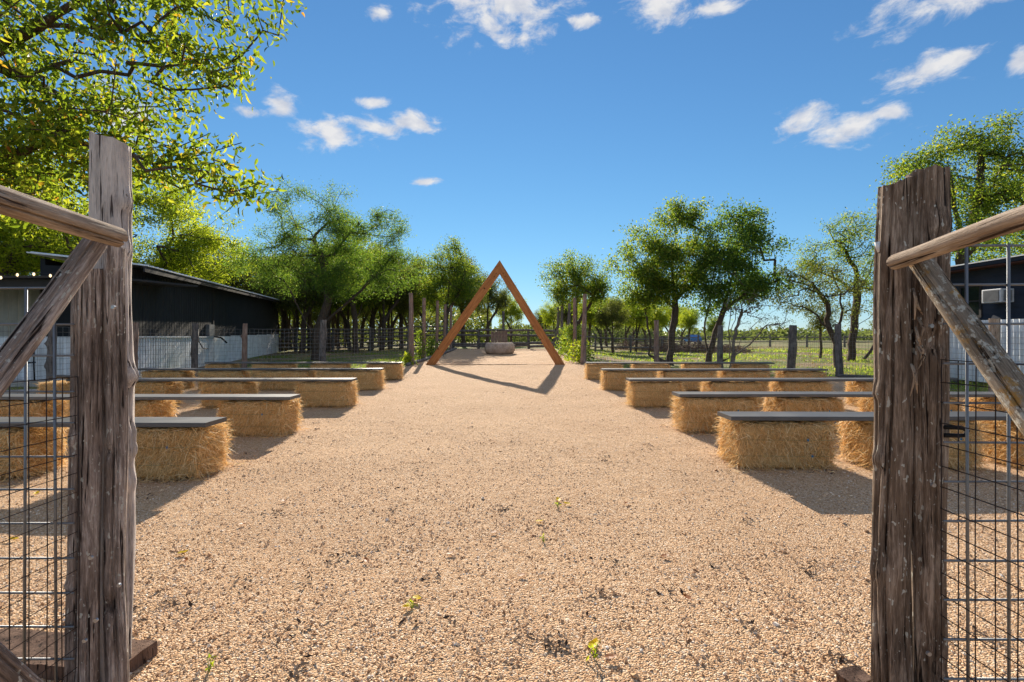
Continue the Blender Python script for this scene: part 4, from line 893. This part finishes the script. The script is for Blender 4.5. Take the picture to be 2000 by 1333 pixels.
def wood_mesh(N, par, tips, rbase, rtip, mat, sides=6, power=.66):
    n = len(N); c = np.zeros(n); c[list(set(tips))] = 1
    for i in range(n - 1, 0, -1):
        if par[i] >= 0: c[par[i]] += c[i]
    c = np.maximum(c, 1); r = rtip * c ** power; r *= np.where(r > rtip * 2, 1, 1); k = (rbase - rtip) / max(r[0] - rtip, 1e-6); r = rtip + (r - rtip) * k
    mb = MB(); ids = np.array([i for i in range(n) if par[i] >= 0])
    a = N[par[ids]]; b = N[ids]; ra = np.minimum(r[par[ids]], r[ids] * 1.35); ra = np.where(par[ids] == 0, r[par[ids]] * 1.15, ra); rb_ = r[ids]
    d = b - a; d /= np.linalg.norm(d, axis=1, keepdims=True) + 1e-9; ref = np.where(np.abs(d[:, 2:3]) > .9, np.array([[1., 0, 0]]), np.array([[0, 0, 1.]]))
    s = np.cross(d, ref); s /= np.linalg.norm(s, axis=1, keepdims=True); t2 = np.cross(d, s)
    th = np.arange(sides) * 2 * pi / sides; ring = s[:, None, :] * np.cos(th)[None, :, None] + t2[:, None, :] * np.sin(th)[None, :, None]
    A = a[:, None] - d[:, None] * (ra * .25)[:, None, None] + ring * ra[:, None, None]; B = b[:, None] + ring * rb_[:, None, None]
    V = np.concatenate([A, B], 1).reshape(-1, 3); o = 2 * sides * np.arange(len(ids))[:, None]; k0 = np.arange(sides); k1 = (k0 + 1) % sides
    q = np.stack([k0, k1, k1 + sides, k0 + sides], -1)[None] + o[:, :, None]
    return mesh_np('trunk', V, q.reshape(-1, 4), mat, True)
def tree_meshes(stems, lobes, ncl, nleaf, size, elong, spread, seed, leafm, barkm, rbase, rtip=.006, step=.4, wob=.14, shell=.55, near=False, droop=.5, flat=1.0, power=.66):
    nleaf *= (1.1 if near else 1.5); size *= (1.45 if near else 1.18)
    N, par, tips = grow(stems, lobes, ncl, seed, step, wob, shell); rg = np.random.default_rng(seed + 1)
    tr = wood_mesh(N, par, tips, rbase, rtip, M[barkm], power=power)
    tp = np.array(tips); cnt = rg.poisson(nleaf, len(tp)); cnt = (cnt * np.where(rg.random(len(tp)) < .30, .2, 1.1)).astype(int); idx = np.repeat(tp, cnt)
    a = N[idx]; b = N[np.maximum(par[idx], 0)]; u = rg.random(len(idx))[:, None] * .9
    C = a + (b - a) * u + rg.normal(0, 1, (len(idx), 3)) * np.array([spread, spread, spread * .75 * flat]); C[:, 2] -= .05 * spread
    V, f = leaf_mesh(C, size, elong, seed + 2, droop, near)
    return tr, mesh_np('crown', V, f, M[leafm])
def tree(name, x, d, label, meshes, rz=0.0, sc=1.0, group=None, cat='tree', sz=None):
    t = empty(name, (x, d, G(x, d) - .03), rz, label=label, cat=cat, group=group); t.scale = (sc, sc, sz or sc)
    obj('trunk', meshes[0], t); obj('crown', meshes[1], t); return t

# near tree whose boughs hang in over the gate (barn side)
tx, td = -9.2, 6.6
st = [[(0, 0, 0), (.2, -.1, 1.4), (.4, -.2, 2.6), (1.2, -.3, 3.6)], [(.4, -.2, 2.6), (2.2, -.5, 3.3), (3.9, -.8, 3.55), (5.0, -.9, 3.2)], [(1.2, -.3, 3.6), (2.6, -.6, 4.6), (4.3, -.8, 5.3), (5.6, -.8, 5.35)], [(1.2, -.3, 3.6), (1.6, -.3, 5.2), (2.6, -.4, 6.4)]]
lb = [(2.6, -.5, 4.4, 1.9, 1.5, 1.35), (3.9, -.8, 4.3, 1.5, 1.3, 1.1), (5.0, -.9, 5.0, 1.15, .9, .62), (4.4, -.8, 3.5, 1.2, .9, .45), (5.3, -.9, 3.05, .75, .6, .26), (3.2, -.5, 5.6, 2.0, 1.3, .8), (5.6, -.8, 5.35, .6, .6, .5), (6.2, -.8, 5.2, .4, .4, .35), (5.7, -.8, 4.6, .35, .4, .35), (2.0, -.3, 3.3, 1.3, 1.0, .6), (3.4, -.6, 3.1, 1.1, .9, .5), (5.7, -.9, 3.2, .55, .4, .25), (6.15, -.9, 2.9, .35, .3, .2), (6.1, -.8, 4.75, .35, .3, .3), (5.9, -.8, 4.2, .35, .3, .3)]
tree('overhanging_tree', tx, td, 'broad tree with yellow green pointed leaves hanging over the porch and gate post', tree_meshes(st, lb, 620, 30, .070, 2.2, .13, 900, 'leaf_near', 'bark', .17, .005, .28, .12, near=True, droop=.8))
# lime coloured trees round the barn
lime = tree_meshes([[(0, 0, 0), (.3, .1, 1.5), (.1, .2, 2.8)], [(.3, .1, 1.5), (1.5, .3, 2.6), (2.6, .2, 3.4)], [(.1, .2, 2.6), (-1.3, 0, 3.8)]], [(0, 0, 4.4, 2.6, 2.2, 1.7), (1.9, 0, 3.6, 1.8, 1.6, 1.0), (-1.9, 0, 4.2, 1.8, 1.6, 1.3), (.3, 0, 5.6, 1.6, 1.4, .9)], 380, 70, .088, 2.2, .2, 910, 'leaf_lime', 'bark', .21, .006, .35)
tree('barn_tree', X(285, 27), 27, 'bright lime tree spreading over the black barn roof', lime, .4, 1.55)
tree('barn_tree', X(30, 19), 19, 'bright lime tree with dark leaning limbs behind the porch', lime, 2.6, 1.35)
tree('barn_tree', X(-150, 18), 18, 'lime tree filling the edge behind the porch bulbs', lime, 4.2, 1.3)
# big feathery tree beside the barn
st = [[(0, 0, 0), (.05, 0, .8), (.1, .1, 1.5), (.5, .1, 2.6), (1.0, .2, 4.2)], [(.05, 0, .8), (-.7, 0, 2.2), (-1.5, .1, 3.6)], [(.1, .1, 1.4), (1.5, -.2, 2.6), (2.8, -.3, 3.8), (3.7, -.3, 4.8)], [(.5, .1, 2.6), (.2, .4, 4.4), (-.4, .4, 5.9)]]
lb = [(-1.4, 0, 5.0, 2.0, 1.8, 1.7), (.6, 0, 5.3, 2.1, 2.0, 1.7), (-.6, 0, 7.1, 1.7, 1.5, .9), (2.6, -.2, 5.0, 1.5, 1.5, 1.2), (-2.3, 0, 4.2, 1.3, 1.3, 1.1), (1.8, 0, 3.6, 2.1, 1.7, .9), (0, 0, 3.9, 2.3, 2.0, 1.0), (3.3, -.2, 6.1, .9, .9, .8), (3.9, -.2, 4.2, .9, .9, .8)]
tree('feathery_tree', X(617, 22), 22, 'large dark green feathery tree with forked trunk beside the barn end', tree_meshes(st, lb, 520, 88, .085, 3.2, .21, 920, 'leaf_deep', 'bark', .21, .007, .4))
# mid-size broadleaf trees of the field
st = [[(0, 0, 0), (.1, 0, 1.4), (.2, 0, 2.7), (.1, .1, 4.0), (.2, 0, 5.2)], [(-.8, .2, .0), (-.75, .2, 1.2), (-1.0, .1, 2.6), (-.9, .1, 4.0)], [(.1, 0, 2.4), (-.9, 0, 3.4), (-1.6, 0, 4.2)], [(.2, 0, 2.7), (1.2, 0, 3.6), (1.5, 0, 4.4)]]
lb = [(-.9, 0, 4.4, 1.35, 1.3, 1.3), (.4, 0, 5.2, 1.35, 1.3, 1.35), (.2, 0, 4.0, 1.7, 1.4, 1.0), (-1.3, 0, 3.2, 1.0, 1.0, .8), (.3, 0, 6.2, .95, .9, .62), (1.2, 0, 4.3, .9, .9, 1.2), (-.2, 0, 2.9, 1.2, .9, .45)]
tree('round_tree', X(1308, 20), 20, 'rounded green tree with straight reddish trunk behind the field side benches', tree_meshes(st, lb, 380, 62, .088, 1.9, .19, 930, 'leaf_mid', 'bark', .15, .006, .35))
st = [[(0, 0, 0), (.2, 0, 1.0), (.6, 0, 2.2), (.9, 0, 3.4), (1.2, 0, 4.8)], [(.1, 0, .4), (-.1, .1, 1.4), (.1, 0, 2.8), (.4, 0, 4.4)], [(.9, .1, 0), (.85, .1, 1.5), (1.1, .1, 3.0)], [(.6, 0, 2.2), (1.6, 0, 3.0), (2.5, 0, 3.3)]]
lb = [(.9, 0, 5.0, 1.1, 1.1, 1.2), (1.5, 0, 4.3, 1.3, 1.2, 1.2), (.4, 0, 3.7, 1.2, 1.1, 1.0), (1.0, 0, 3.0, 1.5, 1.2, .6), (2.2, 0, 3.25, 1.1, .9, .45), (1.7, 0, 5.7, .6, .6, .7), (.9, 0, 6.0, .5, .5, .5), (.1, 0, 2.5, .8, .8, .45)]
tree('dark_tree', X(1383, 19.2), 19.2, 'darker leaning tree with several thin stems next to the rounded one', tree_meshes(st, lb, 330, 58, .088, 1.9, .19, 940, 'leaf_deep', 'bark', .12, .006, .35))
# bare pale shrub
st = [[(0, 0, 0), (.15, 0, .5), (.5, .1, 1.2), (1.1, .1, 1.8), (1.9, 0, 2.3)], [(0, 0, .1), (-.05, 0, .8), (.05, 0, 1.6), (.3, 0, 2.4)], [(.15, 0, .5), (.7, 0, .9), (1.3, 0, 1.6), (2.0, 0, 1.7)], [(0.05, 0, .2), (.2, .2, 1.1), (.5, .2, 2.2)]]
tree('bare_shrub', X(1428, 17.9), 17.9, 'nearly leafless pale shrub with fanning branches beside the leaning tree', tree_meshes(st, [(1.3, 0, 2.0, 1.0, .8, .75), (.5, 0, 2.4, .8, .8, .6), (1.9, 0, 1.75, .5, .5, .35)], 210, 4, .05, 2, .10, 950, 'leaf_olive', 'bark_pale', .07, .0045, .18, .09, shell=.3), cat='shrub')
# airy pair by the field fence posts
st = [[(0, 0, 0), (-.05, 0, .9), (-.35, 0, 1.5), (-1.1, 0, 2.2), (-2.0, 0, 2.5)], [(0, 0, .5), (.5, 0, 1.2), (.8, 0, 1.6)], [(-.05, 0, .9), (.1, 0, 1.8), (.1, 0, 2.9), (-.3, 0, 3.8)], [(-.35, 0, 1.5), (-.4, 0, 2.4), (-1.0, 0, 3.2)]]
lb = [(-1.5, 0, 2.7, 1.1, .9, .6), (-.3, 0, 3.2, 1.2, 1.0, .8), (.5, 0, 2.7, .9, .8, .8), (-1.0, 0, 3.7, 1.3, .9, .5)]
tree('airy_tree', X(1637, 18.6), 18.6, 'small open tree forking low behind the square field fence post', tree_meshes(st, lb, 190, 24, .075, 2.2, .16, 960, 'leaf_olive', 'bark', .12, .005, .3, .13))
st = [[(0, 0, 0), (.1, 0, 1.2), (.25, 0, 2.6), (.3, 0, 3.4), (.9, 0, 4.3), (1.2, 0, 5.3)], [(.1, 0, 1.5), (.9, 0, 2.1), (1.5, 0, 2.9), (2.3, 0, 3.1)], [(.3, 0, 3.3), (-.7, 0, 4.0), (-1.7, 0, 4.6), (-2.8, 0, 4.9)], [(.3, 0, 3.4), (.2, 0, 4.6), (-.6, 0, 5.7)]]
lb = [(.6, 0, 5.6, 1.6, 1.3, 1.2), (-1.2, 0, 5.2, 1.5, 1.1, .9), (1.6, 0, 4.4, 1.2, 1.1, 1.2), (-2.3, 0, 4.6, .9, .7, .45), (0, 0, 6.7, 1.3, 1.0, .6), (2.0, 0, 3.3, .9, .8, .5), (-.2, 0, 3.9, 1.4, 1.0, .5)]
tree('airy_tree', X(1662, 24), 24, 'taller open tree with bare curved limbs in the grassy field', tree_meshes(st, lb, 330, 30, .085, 2.2, .20, 970, 'leaf_mid', 'bark', .17, .006, .38, .16))
thin = tree_meshes([[(0, 0, 0), (.05, 0, 1.0), (0, 0, 2.2), (.2, 0, 3.2)]], [(0, 0, 3.2, 1.0, 1.0, 1.0), (.3, 0, 2.4, .8, .8, .6)], 110, 34, .085, 2.1, .2, 975, 'leaf_olive', 'bark', .08, .006, .35)
tree('thin_tree', X(1602, 27), 27, 'slim dark sapling standing alone in the sunny field', thin, 0, .8)
t = tree('thin_tree', X(1688, 26), 26, 'slim sapling leaning over beside the flared gate post', thin, 1.0, .9); t.rotation_euler = (0, R(33), 0)
# tall tree behind the navy building
st = [[(0, 0, 0), (.1, 0, 2.5), (.2, 0, 4.5), (-.2, 0, 6.5)], [(.2, 0, 4), (1.6, 0, 5.6), (2.6, 0, 6.8)], [(.1, 0, 3), (-1.4, 0, 4.8), (-2.3, 0, 6.4)], [(.2, 0, 4.5), (.8, 0, 6.5), (.9, 0, 8.2)]]
lb = [(-1.7, 0, 6.7, 1.5, 1.5, 1.3), (.2, 0, 7.2, 1.8, 1.7, 1.6), (2.0, 0, 6.8, 1.8, 1.6, 1.5), (.6, 0, 8.5, 1.4, 1.2, .8), (0, 0, 5.0, 2.6, 2.0, 1.1), (2.6, 0, 5.0, 1.6, 1.5, 1.3), (-1.0, 0, 8.0, .8, .8, .6)]
big_right = tree_meshes(st, lb, 420, 52, .09, 1.9, .22, 980, 'leaf_mid', 'bark', .22, .006, .45)
tree('tall_tree', X(1872, 19.5), 19.5, 'tall tree rising behind the navy building and lichened gate posts', big_right, 0, 1.06)
tree('tall_tree', X(2130, 21), 21, 'second tall tree at the edge behind the navy building', big_right, 2.2, 1.05)
# aisle-end trees
st = [[(0, 0, 0), (.1, 0, 1.4), (.1, 0, 2.6), (.3, 0, 4.2)], [(.05, 0, .8), (-.6, 0, 2.2), (-1.1, 0, 3.4)], [(.1, 0, 1.4), (.9, 0, 2.8), (1.3, 0, 3.8)]]
lb = [(-.7, 0, 4.0, 1.1, 1.1, 1.0), (.8, 0, 4.2, 1.2, 1.1, 1.0), (.1, 0, 4.9, 1.0, 1.0, .62), (0, 0, 3.2, 1.7, 1.3, .8), (1.2, 0, 3.2, .7, .7, .6), (-1.3, 0, 4.6, .5, .5, .4)]
fresh = tree_meshes(st, lb, 260, 48, .09, 2.0, .2, 990, 'leaf_mid', 'bark', .13, .006, .38)
tree('vase_tree', X(1122, 26), 26, 'vase shaped green tree behind the poles on the field side', fresh)
limey = (fresh[0], fresh[1].copy()); limey[1].materials[0] = M['leaf_lime']
olive = (fresh[0], fresh[1].copy()); olive[1].materials[0] = M['leaf_olive']
tallm = tree_meshes([[(0, 0, 0), (.1, 0, 2), (.3, 0, 4), (.4, 0, 6.6)], [(.1, 0, 1.6), (-1.2, 0, 3.6), (-1.6, 0, 5)], [(.2, 0, 2.4), (1.2, 0, 4.2), (1.5, 0, 5.4)]], [(.3, 0, 6.4, 1.2, 1.1, 1.0), (-1.1, 0, 5.2, 1.5, 1.4, 1.2), (1.2, 0, 5.0, 1.4, 1.3, 1.2), (.1, 0, 4.0, 2.0, 1.7, 1.0), (.6, 0, 7.4, .7, .7, .5), (-1.6, 0, 3.6, 1.1, 1.1, .8)], 330, 50, .105, 2.0, .26, 1000, 'leaf_mid', 'bark', .18, .007, .45)
talld = (tallm[0], tallm[1].copy()); talld[1].materials[0] = M['leaf_olive']
tree('tall_aisle_tree', X(868, 35), 35, 'tall thin crowned tree behind the aisle poles on the barn side', tallm, .0, 1.02)
tree('tall_aisle_tree', X(905, 39), 39, 'ragged dark tree just behind the timber arch left leg', talld, 2.0, 1.0)
tree('tall_aisle_tree', X(950, 46), 46, 'hazy olive tree seen through the middle of the arch', olive, .5, 1.25)
tree('tall_aisle_tree', X(1000, 52), 52, 'pale lime tree seen through the arch beside its right leg', limey, 2.5, 1.0)
tree('tall_aisle_tree', X(830, 44), 44, 'green tree filling the gap between feathery tree and poles', tallm, 3.0, 1.05)
# the wood behind the barn-side fence: look-alike trunks
ORDN = 'first second third fourth fifth sixth seventh eighth ninth tenth eleventh twelfth thirteenth fourteenth fifteenth sixteenth seventeenth eighteenth nineteenth twentieth twenty-first twenty-second twenty-third twenty-fourth'.split()
def ranked(vals):
    o = sorted(range(len(vals)), key=lambda i: vals[i]); r = [0] * len(vals)
    for k, i in enumerate(o): r[i] = k
    return [ORDN[k] for k in r]
rw = random.Random(12); lab = 'slender dark trunked tree of the wood behind the dark stacked log fence'
kinds = [tallm, talld, fresh, olive, lime]
spots = [(545, 34), (568, 38), (590, 31), (640, 33), (662, 40), (684, 34.5), (706, 44), (724, 36), (745, 33.5), (762, 41), (784, 37), (520, 42), (470, 36), (430, 40), (395, 34), (350, 38), (300, 33), (250, 38), (655, 52), (740, 56), (800, 50), (575, 55), (610, 47), (695, 30)]
wr = ranked([p for p, _ in spots if p > 460]); br = ranked([p for p, _ in spots if p <= 460]); wi = iter(wr); bi = iter(br)
for i, (px, d) in enumerate(spots):
    lab = ('dark trunked tree of the wood, %s counting from the barn end toward the poles' % next(wi)) if px > 460 else ('olive tree rising behind the black barn, %s counting from the porch' % next(bi))
    km = kinds[(i * 7 + 3) % 4] if px > 460 else kinds[(1, 3, 1, 4)[i % 4]]
    tree('wood_tree', X(px, d), d, lab, km, rw.uniform(0, 6.28), (rw.uniform(.82, 1.05) if km in (tallm, talld) else rw.uniform(1.05, 1.4)), 'trees of the wood')
# bare trunks between them
btr = tree_meshes([[(0, 0, 0), (.08, 0, 1.2), (0, 0, 2.4), (.2, 0, 4.0)], [(0, 0, 1.5), (.8, .2, 3.2)]], [(0, 0, 4.2, .9, .9, .9)], 60, 30, .1, 2, .22, 1010, 'leaf_mid', 'bark', .085, .008, .45)
sps = [(rw.uniform(548, 810), rw.uniform(29.5, 46)) for i in range(22)]; sr = ranked([p for p, _ in sps])
for i, (px, d) in enumerate(sps):
    tree('sapling', X(px, d), d, 'thin upright sapling in the shaded wood, %s counting from the barn end' % sr[i], btr, rw.uniform(0, 6.28), rw.uniform(.85, 1.3), 'saplings in the wood')
# thicket on the field side of the aisle
lab2 = 'small yellow green tree in the thicket between aisle poles and rounded tree'
tkt = (((1150, 36, .8), (1176, 42, .85), (1198, 33, .72), (1220, 46, .95), (1242, 38, .8), (1262, 50, .9), (1285, 44, .8), (1310, 58, .95), (1345, 52, .8), (1185, 60, 1.1), (1235, 62, 1.05), (1110, 50, 1.0), (1080, 56, .95), (1395, 60, .7), (1058, 64, .85), (1330, 66, 1.0))); tr_ = ranked([t_[0] for t_ in tkt])
for i, (px, d, s) in enumerate(tkt):
    tree('thicket_tree', X(px, d), d, 'small yellow green thicket tree, %s counting from the arch toward the field' % tr_[i], (limey, fresh, olive)[i % 3 if i % 4 else 0], rw.uniform(0, 6.28), s, 'thicket trees')
# denser wood farther back, read as one mass
def mass(name, n, xa, xb, da, db, h0, h1, size, seed, mat, label):
    rg = np.random.default_rng(seed); d = rg.uniform(da, db, n); x = rg.uniform(xa, xb, n) * d / da
    hh = h0 + (h1 - h0) * np.clip(.5 + 1.1 * fbm(x * .16 + 80, d * .05 + 9, seed, 4), 0, 1); z = hh * rg.random(n) ** .85
    V, f = leaf_mesh(np.stack([x, d, z + G(-10, 60)], -1), size, 1.5, seed + 1, .3); tag(obj(name, mesh_np(name, V, f, M[mat])), label, 'woodland', kind='stuff')
mass('woodland', 42000, -62, -2.5, 58, 85, 4.0, 8.5, .42, 57, 'leaf_olive', 'dense shaded woodland far behind the barn and wood')
mass('woodland', 16000, -2, 24, 78, 100, 2.0, 5.2, .42, 59, 'leaf_far', 'low hazy woodland far behind the aisle and thicket')
# distant tree line round the field
rg = np.random.default_rng(55); n = 26000; a = rg.uniform(-1.0, 1.0, n); d = rg.uniform(150, 230, n); x = a * d; hh = 2.2 + 2.2 * np.abs(fbm(x * .07 + 80, d * .02 + 9, 14, 4)) * 2; z = rg.random(n) ** .8 * hh
k = (x > 20) | (x < 0); V, f = leaf_mesh(np.stack([x, d, z], -1), 1.3, 1.3, 56, .2)
tag(obj('treeline', mesh_np('treeline', V, f, M['leaf_far'])), 'low hazy tree line along the horizon behind the field', 'tree line', kind='stuff')

# ------------------------------------------------------------------ vines, brush piles, parked car
def vine(x, d, zs, n, sp, label, seed, mat='leaf_lime'):
    rg = np.random.default_rng(seed); t = empty('vine', (x, d, G(x, d)), label=label, cat='vine')
    z = rg.random(n) ** 1.2 * zs; C = np.stack([rg.normal(0, 1, n) * sp * (1.1 - .6 * z / zs), rg.normal(0, 1, n) * sp * 1.3, z + .03], -1); V, f = leaf_mesh(C, .095, 1.5, seed)
    obj('foliage', mesh_np('foliage', V, f, M[mat]), t); mb = MB()
    for k in range(6): mb.tube([(rs.uniform(-.1, .1), rs.uniform(-.1, .1), 0), (rs.uniform(-.1, .1), 0, zs * .5), (rs.uniform(-.08, .08), 0, zs * .95)], [.01, .008, .003], 5)
    obj('stem', mb.mesh('stem', M['bark']), t)
vine(2.72, 19.2, .85, 900, .28, 'leafy green vine between the first two poles, field side', 61); vine(2.72, 21.6, 1.45, 1500, .30, 'taller leafy vine climbing the poles on the field side', 62, 'leaf_mid'); vine(2.7, 24.2, 1.3, 1200, .28, 'farther vine mass along the log kerb, field side', 63, 'leaf_mid')
vine(-3.82, 17.8, .42, 260, .12, 'small bright weed at the foot of the first barn side pole', 64); vine(-3.8, 20.1, 1.25, 330, .12, 'green vine climbing the second barn side pole', 65, 'leaf_mid')
vine(-3.8, 23.0, .8, 500, .2, 'low vine between the barn side poles further down the aisle', 66, 'leaf_mid')
def brush(x, d, rx, ry, h, n, label, seed):
    rg = np.random.default_rng(seed); mb = MB(); mb2 = MB()
    for k in range(n):
        a, r = rg.uniform(0, 6.28), math.sqrt(rg.random()); px, py = rx * r * math.cos(a), ry * r * math.sin(a); pz = h * (1 - r * r) * rg.random() + .03; v = rg.normal(0, 1, 3); v[2] *= .3; v /= np.linalg.norm(v); L = rg.uniform(.3, 1.1)
        p = np.array((px, py, pz)); e = p + v * L; e[2] = max(e[2], .02); m = (p + e) / 2 + rg.normal(0, .05, 3); (mb if k % 3 else mb2).tube([p, m, e], [.02 * rg.uniform(.4, 1.6), .014, .006], 4)
    t = empty('brush_pile', (x, d, G(x, d)), label=label, cat='brush pile'); o = obj('twigs', mb.mesh('twigs', M['brush_twig']), t); o['kind'] = 'stuff'; o = obj('twigs', mb2.mesh('twigs', M['brush_light']), t); o['kind'] = 'stuff'
brush(X(1345, 37), 37, 2.6, 1.2, .85, 700, 'long brown pile of cut brush behind the tree trunks', 71); brush(X(1290, 40), 40, 1.6, 1.0, 1.2, 420, 'rounded reddish brush heap left of the long pile', 72)
brush(X(1425, 36), 36, 1.5, .9, .6, 300, 'low dark brush heap at the tail of the long pile', 73); brush(X(1230, 44), 44, 1.6, 1., .9, 260, 'far brown brush heap among the thicket trees', 74)
car = empty('parked_car', (X(1352, 78), 78, G(20, 78)), R(86), label='small blue car parked far off behind the brush pile', cat='car')
pr = [(-2.1, .35), (2.1, .35), (2.15, .7), (1.9, .88), (1.0, .98), (.45, 1.42), (-1.0, 1.45), (-1.75, 1.0), (-2.12, .9)]
n = len(pr); V = [(x, y, z) for y, s in ((-.85, 1), (.85, 1)) for x, z in pr]; mb = MB(); mb.add(V, [(i, (i + 1) % n, n + (i + 1) % n, n + i) for i in range(n)])
me = mesh_np('body', np.array(V), [np.array([(i, n + i, n + (i + 1) % n, (i + 1) % n) for i in range(n)]), np.array([list(range(n)), list(range(2 * n - 1, n - 1, -1))])], M['car_paint']); obj('body', me, car)
for y in (-.856, .856):
    mb = MB(); mb.add([(.85, y, .98), (.4, y, 1.36), (-.95, y, 1.38), (-1.5, y, 1.0)], [(0, 1, 2, 3)]); obj('window', mb.mesh('window', M['window_glass']), car)
    for x in (-1.3, 1.3):
        mb = MB(); mb.tube([(x, y - .1, .33), (x, y + .1, .33)], .33, 16); obj('wheel', mb.mesh('wheel', M['tyre_rubber'], True), car)

# ------------------------------------------------------------------ fallen leaves and sprouts on the gravel
LV, LF = leaf_mesh(np.zeros((1, 3)), .055, 1.6, 3, near=True)
def flat_leaf(seed, mat, size):
    rg = np.random.default_rng(seed); s = size; V = np.array([(0, 0, 0), (.3, .28, .06), (.32, 0, 0), (.3, -.28, .08), (.7, .22, .1), (.7, 0, .02), (.7, -.22, .14), (1, 0, .16)]) * s + rg.normal(0, .03 * s, (8, 3)); V[:, 2] = np.abs(V[:, 2])
    return mesh_np('fallen_leaf', V, [np.array([(1, 4, 5, 2), (2, 5, 6, 3)]), np.array([(0, 1, 2), (0, 2, 3), (4, 7, 5), (5, 7, 6)])], mat)
YL = [flat_leaf(i, M['leaf_fallen'], .055) for i in range(3)]; DL = [flat_leaf(10 + i, M['leaf_dead'], .05) for i in range(3)]
for i, (px, py) in enumerate(((1045, 1023), (1092, 985), (38, 1054), (253, 1089), (345, 1092), (70, 968), (808, 1186), (806, 1172), (1155, 1278), (1115, 990))):
    d = H * F / (py - HZ); x = X(px, d); obj('fallen_leaf', YL[i % 3], None, (x, d, float(gravz(x, d)) + .012), (0, 0, i * 1.7), label='small yellow leaf fallen on the tan gravel', cat='leaf', group='yellow fallen leaves')
for i, (px, py) in enumerate(((958, 1043), (362, 1108), (1225, 985), (872, 1085), (260, 1114), (1640, 1015), (1180, 1295), (718, 1100), (560, 985), (1010, 1130), (1352, 1180), (480, 1030), (1290, 1090))):
    d = H * F / (py - HZ); x = X(px, d); obj('fallen_leaf', DL[i % 3], None, (x, d, float(gravz(x, d)) + .012), (0, 0, i * 2.1), label='curled brown leaf fallen on the tan gravel', cat='leaf', group='brown fallen leaves')
def sprout(px, py, n, h, label, seed):
    d = H * F / (py - HZ); x = X(px, d); rg = np.random.default_rng(seed); t = empty('sprout', (x, d, float(gravz(x, d)) + .004), label=label, cat='weed')
    C = np.stack([rg.normal(0, .3, n) * h, rg.normal(0, .3, n) * h, rg.random(n) * h + .01], -1); V, f = leaf_mesh(C, h * .55, 2.2, seed, -.6); obj('leaves', mesh_np('leaves', V, f, M['leaf_lime']), t)
    mb = MB()
    for c in C[:6]: mb.tube([(0, 0, -.005), tuple(c)], [.0015, .001], 4)
    obj('stem', mb.mesh('stem', M['grass_green']), t)
sprout(408, 1316, 12, .034, 'bright green sprout in gravel beside the sleeper end', 81); sprout(1160, 1292, 12, .036, 'small weed with tan stalks low in the gravel aisle', 82)
sprout(1062, 1060, 8, .026, 'tiny pale sprout in the middle of the gravel aisle', 83); sprout(1090, 993, 7, .028, 'tiny yellowing sprout nearer the benches in the aisle', 84); sprout(805, 1190, 8, .035, 'tiny sprout by a dark patch of gravel', 85)
